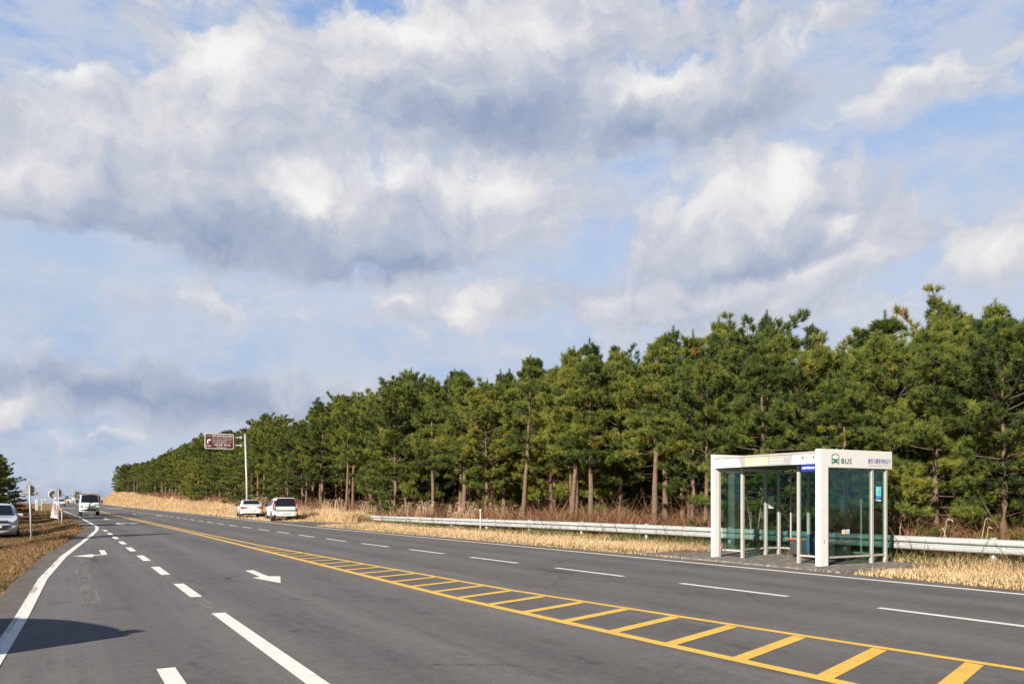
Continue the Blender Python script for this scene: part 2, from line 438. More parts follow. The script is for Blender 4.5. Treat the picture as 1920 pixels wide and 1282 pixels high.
M['glass'] = glass_mat('green_tinted_glass', (0.67, 0.80, 0.765))
M['needles'] = leaf_mat('pine_needles', [(0.022, 0.042, 0.013, 0.0), (0.060, 0.095, 0.018, 0.25), (0.140, 0.170, 0.027, 0.55), (0.28, 0.29, 0.045, 0.95), (0.26, 0.13, 0.03, 1.0)], 0.25)
M['darkneedles'] = leaf_mat('shaded_pine_needles', [(0.020, 0.038, 0.012), (0.035, 0.060, 0.016), (0.055, 0.085, 0.02)], 0.15)  # darker copy of the needle colours: shade of the deep wood put in
M['straw'] = leaf_mat('dry_straw_grass', [(0.22, 0.135, 0.065), (0.48, 0.33, 0.185), (0.68, 0.505, 0.305), (0.76, 0.60, 0.40)], 0.25, 0.75, 0.0)
M['straw2'] = leaf_mat('dry_brown_grass', [(0.06, 0.034, 0.017), (0.14, 0.078, 0.036), (0.28, 0.17, 0.078), (0.42, 0.30, 0.15)], 0.2, 0.8, 0.0)
M['plume'] = leaf_mat('silver_grass_plume', [(0.40, 0.27, 0.18), (0.56, 0.41, 0.29), (0.68, 0.55, 0.42)], 0.3, 0.85, 0.0)
M['brush'] = leaf_mat('bare_brown_brush', [(0.05, 0.025, 0.014), (0.16, 0.072, 0.038), (0.31, 0.155, 0.082), (0.46, 0.29, 0.16)], 0.15, 0.85, 0.0)
M['shrub'] = leaf_mat('green_weeds', [(0.025, 0.045, 0.012), (0.06, 0.085, 0.02), (0.13, 0.15, 0.035)], 0.25, 0.6, 0.1)

# ------------------------------------------------------------------ ground, road and markings
def zr(y):
    y = np.asarray(y, float)
    return smooth(150, 320, y) * 0.35 - np.clip(y - 320, 0, None) * 0.03

def lerp(tab, y):
    return np.interp(y, [t[0] for t in tab], [t[1] for t in tab])

LEFT = [(-40, -1.1), (10, -0.95), (13, -0.85), (18, -0.68), (26, -0.27), (34, 0.44), (47, 1.15), (60, 1.1), (100, 0.3), (150, -0.5), (900, -0.5)]
RIGHT = [(-40, 13.9), (14, 13.8), (22, 13.5), (44, 12.6), (80, 12.5), (210, 11.0), (330, 10.0), (900, 10.0)]
LEFTLINE = [(-40, -0.72), (5, -0.60), (8.5, -0.54), (12, -0.41), (17.5, -0.26), (24, 0.10), (31, 0.65), (38, 1.2), (44, 1.62), (49, 1.82), (53, 1.80), (80, 1.5), (110, 0.8), (145, 0.1), (340, 0.3)]
RIGHTLINE = [(-40, 13.3), (7, 13.25), (12, 13.15), (20, 12.9), (45, 11.95), (80, 11.9), (210, 10.4), (340, 9.3)]
YLOW = [(-40, 6.2), (4.3, 5.58), (6.4, 5.46), (11, 5.25), (36, 5.2), (94, 4.4), (340, 4.2)]
YUPP = [(-40, 9.5), (3.9, 7.40), (6.1, 7.12), (11.5, 6.5), (27, 5.72), (36, 5.52), (94, 4.75), (340, 4.55)]
DASHR = [(-40, 10.5), (5, 9.95), (8, 9.85), (13, 9.55), (29, 8.9), (80, 8.5), (210, 7.4), (340, 6.9)]
DASHL = [(-40, 1.83), (11, 1.83), (40, 1.95), (60, 1.95)]

def gz(x, y):
    """height of the ground beside the road"""
    x = np.asarray(x, float); y = np.asarray(y, float)
    z = zr(y)
    dl = lerp(LEFT, y) - x; dr = x - lerp(RIGHT, y)
    z = z + np.where((dl < 0.15) & (dr < 0.1), -0.06, -0.015)
    z = z - 0.30 * smooth(0.1, 2.6, dl)
    z = z + 1.6 * np.exp(-(((x + 12) / 8.0) ** 2 + ((y - 105) / 28.0) ** 2)) * (dl > 0)
    bank = -0.10 - 0.14 * smooth(20, 50, y) + np.clip((y - 52) * 0.0140, 0, 3.6)
    z = z + bank * smooth(1.6, 8.0, dr)
    z = z + 0.05 * np.sin(x * 1.7 + y * 0.9) * smooth(0.5, 2, np.maximum(dl, dr)) * np.cos(y * 0.53)
    return z

def ground_mat():
    m = bpy.data.materials.new('dry_soil_and_straw'); m.use_nodes = True
    T = NT(m.node_tree); b = T.n['Principled BSDF']
    g = T.new('ShaderNodeNewGeometry'); p = g.outputs['Position']
    n1 = T.noise(p, 0.8, 6, 0.6); n2 = T.noise(p, 9.0, 6, 0.7); n3 = T.noise(p, 45.0, 4, 0.7)
    c = T.mix(T.ramp(n2, 0.35, 0.68), (0.12, 0.075, 0.04, 1), (0.42, 0.29, 0.155, 1))
    c = T.mix(T.ramp(n1, 0.4, 0.7), c, T.mix(0.6, c, (0.20, 0.13, 0.06, 1)))
    c = T.mix(T.ramp(n3, 0.4, 0.62, 0, 0.6), c, (0.09, 0.055, 0.028, 1))
    T.l.new(c, b.inputs['Base Color']); b.inputs['Roughness'].default_value = 0.95; b.inputs['Specular IOR Level'].default_value = 0.1
    bp = T.new('ShaderNodeBump'); bp.inputs['Strength'].default_value = 0.8; bp.inputs['Distance'].default_value = 0.05
    T.l.new(n2, bp.inputs['Height']); T.l.new(bp.outputs[0], b.inputs['Normal'])
    return m

def asphalt_mat(name, base, rough=0.85):
    m = bpy.data.materials.new(name); m.use_nodes = True
    T = NT(m.node_tree); b = T.n['Principled BSDF']
    g = T.new('ShaderNodeNewGeometry'); p = g.outputs['Position']
    big = T.noise(p, 0.25, 5, 0.6)
    streak = T.noise(T.mapping(p, scale=(1.6, 0.055, 1.0)), 1.0, 6, 0.62)
    streak2 = T.noise(T.mapping(p, scale=(6.0, 0.16, 1.0)), 1.0, 5, 0.6)
    med = T.noise(p, 7.0, 6, 0.7); fine = T.noise(p, 120.0, 3, 0.75)
    vor = T.new('ShaderNodeTexVoronoi'); vor.inputs['Scale'].default_value = 70.0; T.l.new(p, vor.inputs['Vector'])
    v = T.math('ADD', T.math('MULTIPLY', T.math('SUBTRACT', big, 0.5), 0.45), T.math('MULTIPLY', T.math('SUBTRACT', streak, 0.5), 0.60))
    v = T.math('ADD', v, T.math('MULTIPLY', T.math('SUBTRACT', streak2, 0.5), 0.3))
    v = T.math('ADD', v, T.math('MULTIPLY', T.math('SUBTRACT', med, 0.5), 0.8))
    v = T.math('ADD', v, T.math('MULTIPLY', T.math('SUBTRACT', fine, 0.5), 0.9))
    v = T.math('ADD', v, T.math('MULTIPLY', T.math('SUBTRACT', T.ramp(vor.outputs['Distance'], 0.1, 0.6), 0.5), 0.18))
    blot = T.ramp(T.noise(T.mapping(p, scale=(1.0, 0.35, 1.0)), 1.3, 8, 0.72), 0.50, 0.72, 0.0, -0.30)
    grain = T.noise(p, 28.0, 5, 0.8)
    v = T.math('ADD', v, blot); v = T.math('ADD', v, T.math('MULTIPLY', T.math('SUBTRACT', grain, 0.5), 0.55))
    v = T.math('ADD', v, 1.04)
    # polished wheel paths, a few hairline cracks and oil spots down the lanes
    sx = T.new('ShaderNodeSeparateXYZ'); T.l.new(p, sx.inputs[0])
    wob = T.math('ADD', sx.outputs[0], T.math('MULTIPLY', T.noise(T.mapping(p, scale=(0.1, 0.08, 1)), 1.0, 3, 0.5), 0.8))
    path = T.math('MULTIPLY', T.math('SINE', T.math('MULTIPLY', wob, 3.75)), T.ramp(streak2, 0.35, 0.65, 0.05, 0.15))
    v = T.math('ADD', v, path)
    wp = T.vmath('ADD', p, T.vmath('SCALE', T.noise(p, 0.9, 5, 0.6, out='Color'), scale=1.6))
    ck = T.new('ShaderNodeTexVoronoi', feature='DISTANCE_TO_EDGE'); ck.inputs['Scale'].default_value = 0.22; T.l.new(wp, ck.inputs['Vector'])
    crack = T.math('MULTIPLY', T.ramp(ck.outputs['Distance'], 0.0, 0.009, 1.0, 0.0), T.ramp(T.noise(p, 0.35, 4, 0.6), 0.5, 0.62))
    oil = T.ramp(T.noise(T.mapping(p, scale=(1.3, 0.5, 1)), 2.1, 4, 0.6), 0.62, 0.74, 0, -0.30)
    v = T.math('ADD', v, oil); v = T.math('SUBTRACT', v, T.math('MULTIPLY', crack, 0.6))
    c = T.mix(1.0, c4(base), v, 'MULTIPLY')
    # a scatter of pale grit
    grit = T.ramp(T.noise(p, 55.0, 2, 0.5), 0.70, 0.76, 0, 0.5)
    c = T.mix(grit, c, (0.22, 0.21, 0.20, 1))
    T.l.new(c, b.inputs['Base Color']); b.inputs['Roughness'].default_value = rough; b.inputs['Specular IOR Level'].default_value = 0.3
    bp = T.new('ShaderNodeBump'); bp.inputs['Strength'].default_value = 0.35; bp.inputs['Distance'].default_value = 0.006
    T.l.new(T.math('ADD', fine, vor.outputs['Distance']), bp.inputs['Height']); T.l.new(bp.outputs[0], b.inputs['Normal'])
    return m

def sett_mat():
    m = bpy.data.materials.new('grey_stone_setts'); m.use_nodes = True
    T = NT(m.node_tree); b = T.n['Principled BSDF']
    p = T.new('ShaderNodeNewGeometry').outputs['Position']
    br = T.new('ShaderNodeTexBrick'); T.l.new(p, br.inputs['Vector']); br.inputs['Scale'].default_value = 5.0
    br.inputs['Mortar Size'].default_value = 0.03; br.inputs['Color1'].default_value = (0.16, 0.15, 0.145, 1); br.inputs['Color2'].default_value = (0.26, 0.24, 0.225, 1); br.inputs['Mortar'].default_value = (0.05, 0.048, 0.045, 1)
    n = T.noise(p, 3.0, 6, 0.7); n2 = T.noise(p, 30.0, 5, 0.7)
    c = T.mix(T.ramp(n, 0.35, 0.65, 0, 0.8), br.outputs['Color'], (0.075, 0.072, 0.070, 1))
    c = T.mix(T.ramp(T.noise(p, 6.0, 7, 0.75), 0.50, 0.60, 0, 0.85), c, (0.40, 0.34, 0.27, 1))
    T.l.new(c, b.inputs['Base Color']); b.inputs['Roughness'].default_value = 0.9
    bp = T.new('ShaderNodeBump'); bp.inputs['Strength'].default_value = 0.7; bp.inputs['Distance'].default_value = 0.012
    T.l.new(T.math('SUBTRACT', n2, T.math('MULTIPLY', br.outputs['Fac'], 0.7)), bp.inputs['Height']); T.l.new(bp.outputs[0], b.inputs['Normal'])
    return m

def paint_mat(name, col, wear=0.8):
    m = bpy.data.materials.new(name); m.use_nodes = True
    T = NT(m.node_tree); b = T.n['Principled BSDF']
    g = T.new('ShaderNodeNewGeometry'); p = g.outputs['Position']
    n = T.noise(p, 38.0, 6, 0.72); n2 = T.noise(p, 3.0, 4, 0.6)
    worn = T.math('MULTIPLY', T.ramp(n, 0.50, 0.66), T.ramp(n2, 0.38, 0.68, 0.05, wear))
    c = T.mix(worn, c4(col), (0.13, 0.13, 0.13, 1))
    c = T.mix(T.ramp(n2, 0.3, 0.75, 0.0, 0.18), c, c4([x * 0.6 for x in col]))
    T.l.new(c, b.inputs['Base Color']); b.inputs['Roughness'].default_value = 0.7
    return m

M['ground'] = ground_mat()
M['asphalt'] = asphalt_mat('asphalt', (0.120, 0.113, 0.110))
M['pavers'] = sett_mat()
M['linewhite'] = paint_mat('white_road_paint', (0.80, 0.78, 0.72))
M['lineyellow'] = paint_mat('yellow_road_paint', (0.80, 0.49, 0.075))

def grid_obj(name, xs, ys, fz, m):
    X, Y = np.meshgrid(xs, ys); Z = fz(X, Y)
    v = np.stack([X.ravel(), Y.ravel(), Z.ravel()], 1); nx, ny = len(xs), len(ys)
    i, j = np.meshgrid(np.arange(nx - 1), np.arange(ny - 1)); a = (j * nx + i).ravel()
    f = np.stack([a, a + 1, a + nx + 1, a + nx], 1)
    return tag(link(name, np_mesh(name, v, f, m, True)), kind='structure')

gx = np.concatenate([np.linspace(-400, -40, 13)[:-1], np.linspace(-40, -4, 37)[:-1], np.linspace(-4, 3, 36)[:-1], np.linspace(3, 12, 10)[:-1],
                     np.linspace(12, 24, 61)[:-1], np.linspace(24, 60, 19)[:-1], np.linspace(60, 500, 12)])
gy = np.concatenate([np.linspace(-80, 0, 17)[:-1], np.linspace(0, 100, 201)[:-1], np.linspace(100, 360, 131)[:-1], np.linspace(360, 1500, 20)])
grid_obj('ground', gx, gy, gz, M['ground'])

RY = np.concatenate([np.linspace(-40, 0, 9)[:-1], np.linspace(0, 60, 61)[:-1], np.linspace(60, 340, 71)])
def strip(name, left, right, ys, lift, m, skirt=False, label=None):
    ys = np.asarray(ys, float); z = zr(ys) + lift
    l = lerp(left, ys) if isinstance(left, list) else np.full_like(ys, left)
    r = lerp(right, ys) if isinstance(right, list) else np.full_like(ys, right)
    n = len(ys); f = []
    cols = [np.stack([l, ys, z], 1), np.stack([r, ys, z], 1)]
    if skirt:
        rough_l = 0.05 * np.sin(ys * 5.1) * np.sin(ys * 1.7); l2 = l - 0.05 + rough_l; r2 = r + 0.05 + rough_l
        cols = [np.stack([l2, ys, z - 0.09], 1)] + cols + [np.stack([r2, ys, z - 0.09], 1)]
    v = np.concatenate(cols); c = len(cols)
    for k in range(c - 1):
        a = np.arange(n - 1) + k * n
        f.append(np.stack([a, a + n, a + n + 1, a + 1], 1))
    o = link(name, np_mesh(name, v, np.concatenate(f), m))
    return tag(o, label, kind='structure')

strip('road', LEFT, RIGHT, RY, 0.0, M['asphalt'], True)

def offs(tab, d): return [(y, x + d) for y, x in tab]
def line(name, tab, w, m, y0=-20, y1=330, lift=0.005):
    ys = np.unique(np.concatenate([[y0, y1], RY[(RY > y0) & (RY < y1)], [t[0] for t in tab if y0 < t[0] < y1]]))
    return strip(name, offs(tab, -w / 2), offs(tab, w / 2), ys, lift, m)

line('edge_line', LEFTLINE, 0.155, M['linewhite'])
line('edge_line', RIGHTLINE, 0.15, M['linewhite'])
line('centre_line', YLOW, 0.15, M['lineyellow'])
line('centre_line', YUPP, 0.12, M['lineyellow'])

def multi_strip(name, spans, tab, w, m, lift=0.005):
    V = []; F = []
    for (a, b) in spans:
        k = len(V); z0 = float(zr(a)) + lift; z1 = float(zr(b)) + lift
        xa = float(lerp(tab, a)); xb = float(lerp(tab, b)); j = RNG.uniform(-0.012, 0.012)
        V += [(xa - w / 2 + j, a, z0), (xa + w / 2 + j, a, z0), (xb + w / 2 + j, b, z1), (xb - w / 2 + j, b, z1)]
        F.append((k, k + 1, k + 2, k + 3))
    return tag(link(name, np_mesh(name, V, F, m)), kind='structure')

multi_strip('lane_line', [(1.0 + 3.83 * k, 3.3 + 3.83 * k) for k in range(-2, 55)], DASHR, 0.13, M['linewhite'])
multi_strip('lane_line', [(-5, 11.1)] + [(13.1 + 4.15 * k, 15.3 + 4.15 * k - 0.03 * k) for k in range(8)], DASHL, 0.17, M['linewhite'])
multi_strip('lane_line', [(-3.0, 7.7)], [(-40, 0.82), (40, 0.82)], 0.155, M['linewhite'])
V = []; F = []
for k in range(-6, 23):                     # slanting bars of the painted island
    y = 5.5 + 0.92 * k; xl = float(lerp(YLOW, y)) + 0.076; yu = y + 0.45 * (float(lerp(YUPP, y)) - xl); xu = float(lerp(YUPP, yu)) - 0.061
    yu = y + 0.38 * (xu - xl)
    hw = 0.085; b = len(V)
    for t in (0, 0.25, 0.5, 0.75, 1):
        xx = xl + (xu - xl) * t; yy = y + (yu - y) * t
        V += [(xx, yy - hw, 0.005), (xx, yy + hw, 0.005)]
    for s in range(4): F.append((b + 2 * s, b + 2 * s + 2, b + 2 * s + 3, b + 2 * s + 1))
tag(link('island_bars', np_mesh('island_bars', V, F, M['lineyellow'])), kind='structure')

def arrow(name, pts):
    me = bpy.data.meshes.new(name); me.from_pydata([(p[0], p[1], 0.005 + float(zr(p[1]))) for p in pts], [], [list(range(len(pts)))])
    me.materials.append(M['linewhite']); tag(link(name, me), kind='structure')
def apx(l, s, ox, oy): return [at(ox + a / s, oy + b / s) for a, b in l]
arrow('lane_arrow', apx([(1065, 425), (1120, 422), (1220, 463), (1300, 463), (1303, 508), (1115, 473), (1165, 467)], 3.556, 160, 950))
arrow('lane_arrow', apx([(880, 1097), (930, 1097), (957, 1137), (832, 1147), (828, 1160), (648, 1152), (825, 1132), (832, 1140), (903, 1136)], 4.7475, 0, 800))
for (px, py, turn) in ((224, 982, 1), (200, 973, 0), (252, 963.5, 1), (300, 966.5, 0), (172, 967, 0)):
    c = at(px, py); x, y = c.x, c.y
    pts = [(-0.09, 2.6), (-0.09, 0), (-0.35, 0), (0, -1.5), (0.35, 0), (0.09, 0), (0.09, 2.6)]
    if turn: pts = [(-0.09, 2.6), (-0.09, 0), (-0.35, 0), (0, -1.5), (0.35, 0), (0.09, 0), (0.09, 1.0), (0.7, 0.4), (0.7, -0.1), (1.2, 0.9), (0.7, 1.7), (0.7, 1.2), (0.09, 1.8), (0.09, 2.6)]
    arrow('lane_arrow', [(x + a, y + b) for a, b in pts])
# stop bars and zebra far up the road
V = []; F = []
for (px, py) in ((112, 951.5), (128, 952.3), (190, 951.5), (215, 953)):
    c = at(px, py); b = len(V)
    V += [(c.x - 1.2, c.y, 0.006), (c.x + 1.2, c.y, 0.006), (c.x + 1.2, c.y + 4, 0.006), (c.x - 1.2, c.y + 4, 0.006)]; F.append((b, b + 1, b + 2, b + 3))
tag(link('stop_bars', np_mesh('stop_bars', V, F, M['linewhite'])), kind='structure')

# pale tyre tracks that swing into the side lane
def track_mat():
    m = bpy.data.materials.new('dusty_tyre_track'); m.use_nodes = True
    T = NT(m.node_tree); T.n.clear(); out = T.new('ShaderNodeOutputMaterial')
    g = T.new('ShaderNodeNewGeometry'); p = g.outputs['Position']
    df = T.new('ShaderNodeBsdfDiffuse'); df.inputs[0].default_value = (0.38, 0.36, 0.345, 1); tr = T.new('ShaderNodeBsdfTransparent')
    a = T.ramp(T.noise(T.mapping(p, scale=(14, 1.2, 1)), 1.0, 5, 0.7), 0.42, 0.68, 0, 0.55)
    wv = T.new('ShaderNodeTexWave', bands_direction='Y'); wv.inputs['Scale'].default_value = 3.5; wv.inputs['Distortion'].default_value = 3.0; T.l.new(p, wv.inputs[0])
    a = T.math('MULTIPLY', a, T.ramp(wv.outputs['Fac'], 0, 1, 0.6, 1.0))
    mx = T.new('ShaderNodeMixShader'); T.l.new(a, mx.inputs[0]); T.l.new(tr.outputs[0], mx.inputs[1]); T.l.new(df.outputs[0], mx.inputs[2])
    T.l.new(mx.outputs[0], out.inputs[0]); return m
M['track'] = track_mat()
for tr_ in ([(13, 0.42), (18, 0.42), (24, 0.55), (32, 1.0), (46, 1.9)],):
    ys = np.linspace(13, 46, 40)
    strip('tyre_track', offs(tr_, -0.13), offs(tr_, 0.13), ys, 0.004, M['track'])
    strip('tyre_track', offs(tr_, 0.05 + 1.3), offs(tr_, 0.22 + 1.3), np.linspace(8, 24, 30), 0.004, M['track'])

# sandy grit gathered along both edges of the asphalt
def grit_mat():
    m = bpy.data.materials.new('sandy_edge_grit'); m.use_nodes = True
    T = NT(m.node_tree); T.n.clear(); out = T.new('ShaderNodeOutputMaterial')
    p = T.new('ShaderNodeNewGeometry').outputs['Position']
    df = T.new('ShaderNodeBsdfDiffuse'); tr = T.new('ShaderNodeBsdfTransparent')
    T.l.new(T.mix(T.noise(p, 40.0, 4, 0.7), (0.16, 0.12, 0.085, 1), (0.36, 0.28, 0.20, 1)), df.inputs[0])
    a = T.math('MULTIPLY', T.ramp(T.noise(p, 60.0, 4, 0.8), 0.42, 0.60), T.ramp(T.noise(T.mapping(p, scale=(1.5, 0.5, 1)), 1.2, 6, 0.7), 0.42, 0.66, 0.0, 0.9))
    mx = T.new('ShaderNodeMixShader'); T.l.new(a, mx.inputs[0]); T.l.new(tr.outputs[0], mx.inputs[1]); T.l.new(df.outputs[0], mx.inputs[2])
    T.l.new(mx.outputs[0], out.inputs[0]); return m
M['grit'] = grit_mat()
strip('sandy_edge', offs(RIGHT, -0.50), offs(RIGHT, 0.0), RY, 0.0095, M['grit'])
strip('sandy_edge', offs(LEFT, 0.0), offs(LEFT, 0.45), RY, 0.0095, M['grit'])

# stone setts under the shelter and a strip of paving to the lay-by
def slab(name, poly, z0, z1, m):
    b = MB(); b.prism(poly, 2, z0, z1); return tag(b.build(name, m, bevel=0.01), kind='structure')
slab('shelter_pavement', [(13.95, 10.9), (17.35, 11.3), (17.4, 16.6), (14.0, 17.6)], -0.05, 0.022, M['pavers'])
slab('side_track', [(12.55, 45.5), (16.2, 46.5), (17.0, 50), (12.5, 57)], -0.08, 0.012, M['asphalt'])

# ------------------------------------------------------------------ pines
def needle_tufts(rs, C, A, T, n, ln, wd, spread=1.0):
    """n needles round every tuft centre C along axis A -> verts, faces, tone"""
    k = len(C)
    c = np.repeat(C, n, 0); a = np.repeat(A, n, 0); t = np.repeat(T, n)
    r = rs.normal(size=(k * n, 3)); r -= a * (r * a).sum(1, keepdims=True); r /= np.linalg.norm(r, axis=1, keepdims=True) + 1e-9
    d = a * rs.uniform(0.25, 1.0, (k * n, 1)) + r * rs.uniform(0.45, 1.0, (k * n, 1)) * spread
    d /= np.linalg.norm(d, axis=1, keepdims=True)
    base = c + a * rs.uniform(-0.12, 0.12, (k * n, 1))
    L = ln * rs.uniform(0.7, 1.25, (k * n, 1))
    s = rs.normal(size=(k * n, 3)); s -= d * (s * d).sum(1, keepdims=True); s /= np.linalg.norm(s, axis=1, keepdims=True) + 1e-9
    w = wd * rs.uniform(0.7, 1.2, (k * n, 1)) * 0.5
    V = np.stack([base - s * w, base + s * w, base + d * L], 1).reshape(-1, 3)
    F = np.arange(k * n * 3).reshape(-1, 3)
    return V, F, t

def pine_meshes(seed, H, cb, spread, lean=0.0, dens=1.0, dead=6, needle=0.155, width=0.017, ntuft=21, flat=False, rtrunk=None):
    rs = np.random.RandomState(seed); rr = random.Random(seed)
    nt = 12; zs = np.linspace(0, H, nt); wob = np.cumsum(rs.normal(0, 0.035 * H / 9, (nt, 2)), 0) * (np.arange(nt)[:, None] / nt) ** 0.7
    tr = np.stack([wob[:, 0] + lean * zs * (1 - 0.45 * zs / H), wob[:, 1], zs], 1)
    r0 = rtrunk or 0.0165 * H
    mb = MB()
    flare = [1.25 if i == 0 else 1.0 for i in range(nt)]
    mb.tube([Vector(p) for p in tr], [max(0.012, r0 * (1 - 0.93 * (z / H) ** 1.1)) * f for z, f in zip(zs, flare)], 9)
    def tp(z): return np.array([np.interp(z, zs, tr[:, i]) for i in range(3)])
    C = []; A = []; T = []
    zb = cb * H; z = zb; az0 = rr.uniform(0, 6.28)
    mb.m(1)
    def do_branch(p0, az, el, L, rad, tone, full=1.0):
        d = np.array([cos(az) * cos(el), sin(az) * cos(el), sin(el)]); up = np.array([0, 0, 1.0])
        side = np.array([-sin(az), cos(az), 0.0])
        pts = [p0]; n = 5; p = p0.copy(); dd = d.copy(); bend = rs.normal(0, 0.09)
        for i in range(n):
            p = p + dd * L / n; pts.append(p.copy())
            dd = dd + up * (0.02 + 0.10 * i / n) + side * bend; dd /= np.linalg.norm(dd)
        mb.tube([Vector(q) for q in pts], [max(0.006, rad * (1 - 0.85 * i / n)) for i in range(n + 1)], 4, caps=False)
        P = np.array(pts); nc = max(2, int(L / 0.285 * dens * full))
        def clump(c, td, size, tn):
            for j in range(int(8 * size + 1)):
                v = td * 0.55 + up * rs.uniform(0.15, 0.9) + rs.normal(0, 0.55, 3); v /= np.linalg.norm(v)
                C.append(c + v * rs.uniform(0.0, 0.13) * size); A.append(v); T.append(tn + rs.normal(0, 0.07))
        for i in range(nc):
            s = 0.30 + 0.70 * (i + rs.uniform(0, 1)) / nc; f = s * n; k = min(n - 1, int(f)); q = P[k] + (P[k + 1] - P[k]) * (f - k)
            bd = (P[k + 1] - P[k]); bd = bd / np.linalg.norm(bd); sd = np.cross(bd, up); sd /= np.linalg.norm(sd) + 1e-6
            sg = 1 if i % 2 else -1; tl = (0.22 + 0.42 * (1 - s)) * min(1.0, 0.4 + L * 0.5) * rs.uniform(0.6, 1.3)
            td = bd * rs.uniform(0.5, 0.9) + sd * sg * rs.uniform(0.4, 1.0) + up * rs.uniform(0.0, 0.30 + 0.35 * (el > 0.5)); td /= np.linalg.norm(td)
            mb.tube([Vector(q), Vector(q + td * tl)], [0.006, 0.004], 3, caps=False)
            tn = tone + rs.normal(0, 0.13)
            clump(q + td * tl, td, rs.uniform(0.8, 1.35), tn)
            if tl > 0.42: clump(q + td * tl * 0.5, td, rs.uniform(0.6, 0.9), tn)
        clump(P[-1], bd, 1.0, tone + 0.05)
        C.append(P[-1]); aa = bd + up * 0.5; A.append(aa / np.linalg.norm(aa)); T.append(tone + 0.05)
    while z < H * 0.985:
        t = (z - zb) / (H - zb)
        prof = (1 - t ** 1.6) ** 0.8 * (0.74 + 0.36 * sin(pi * min(1, 0.12 + t * 1.3))) if not flat else (0.45 + 0.75 * sin(pi * min(1, 0.15 + t * 0.75))) * (1 if t < 0.85 else 0.75)
        nb = rr.choice([5, 6, 6, 7]) if t < 0.9 else 4
        lvl = rr.uniform(0.58, 1.30); tone0 = rr.uniform(0.32, 0.62)
        az0 += rr.uniform(0.4, 1.1)
        for b in range(nb):
            if rr.random() < 0.07 and t < 0.8: continue
            az = az0 + 2 * pi * b / nb + rr.uniform(-0.35, 0.35)
            L = max(0.22, spread * prof * lvl * rr.uniform(0.6, 1.22))
            el = radians(-9 + 17 * rr.random() + 46 * t ** 2.4) if not flat else radians(2 + 22 * rr.random() + 35 * t ** 2)
            zz = z + rr.uniform(-0.09, 0.09)
            tone = tone0 + rr.uniform(-0.12, 0.12)
            if rr.random() < 0.006: tone = 0.85
            do_branch(tp(min(zz, H)), az, el, L, 0.007 + 0.011 * L, tone)
        z += rr.uniform(0.36, 0.70) * (H / 9) ** 0.5 * (1.0 if t < 0.7 else 0.62)
    # leading shoot
    for q in range(5):
        C.append(tp(H) + np.array([0, 0, 0.07 * q])); A.append(np.array([0, 0, 1.0])); T.append(0.4)
    # bare dead stubs under the crown
    for i in range(dead):
        zz = rr.uniform(0.18, max(0.2, cb)) * H if cb > 0.2 else rr.uniform(0.1, 0.3) * H; az = rr.uniform(0, 6.28); L = rr.uniform(0.25, 1.1)
        p0 = tp(zz); p1 = p0 + np.array([cos(az) * L * .6, sin(az) * L * .6, rr.uniform(-0.1, 0.2)]); p2 = p1 + np.array([cos(az + .3) * L * .4, sin(az + .3) * L * .4, rr.uniform(-0.05, 0.2)])
        mb.tube([Vector(p0), Vector(p1), Vector(p2)], [0.017, 0.011, 0.004], 4, caps=False)
    V, F, t = needle_tufts(rs, np.array(C), np.array(A), np.array(T), ntuft, needle, width)
    return mb, np_mesh('crown', V, F, M['needles'], attr=np.clip(t, 0, 1))

PROTO = []
def make_pine(seed, H, cb, spread, **kw):
    mb, crown = pine_meshes(seed, H, cb, spread, **kw)
    root = thing('pine_tree', 'pine', 'pine tree')
    tk = mb.build('trunk', [M['bark'], M['branch']], root); link('crown', crown, root)
    PROTO.append(dict(o=root, H=max(v.co.z for v in crown.vertices), used=False)); return root

#          seed   H   crown base  spread
make_pine(11, 9.0, 0.47, 2.35, lean=0.02, dead=9)            # 0 tall bare trunk
make_pine(12, 9.0, 0.34, 2.6, dead=6, flat=True)                       # 1
make_pine(13, 8.0, 0.08, 2.7, dead=4)                       # 2 low spreading branches
make_pine(14, 9.5, 0.43, 2.0, lean=0.05, dead=9)            # 3 slim
make_pine(15, 8.5, 0.52, 2.5, lean=-0.03, dead=10, flat=True)   # 4 flat topped on a long trunk
make_pine(16, 9.0, 0.24, 2.4, dead=5)                       # 5
make_pine(17, 9.0, 0.50, 2.05, lean=0.075, dead=8)           # 6 leaning
make_pine(18, 8.0, 0.10, 2.7, dead=5, flat=True)            # 7 low rounded

TREES = []
def plant(k, x, y, H, label, group=None, rz=None, tilt=0.0, z=None):
    pr = PROTO[k]
    o = pr['o'] if not pr['used'] else dup(pr['o']); pr['used'] = True
    s = H / pr['H']; w = s * RNG.uniform(0.95, 1.15) if s < 1 else s ** 0.6 * RNG.uniform(0.95, 1.12)
    o.scale = (w, w, s); o.location = (x, y, float(gz(x, y)) - 0.08 if z is None else z)
    o.rotation_euler = (0, tilt, RNG.uniform(0, 6.28) if rz is None else rz)
    o['label'] = label
    if group: o['group'] = group
    elif 'group' in o: del o['group']
    TREES.append(o); return o

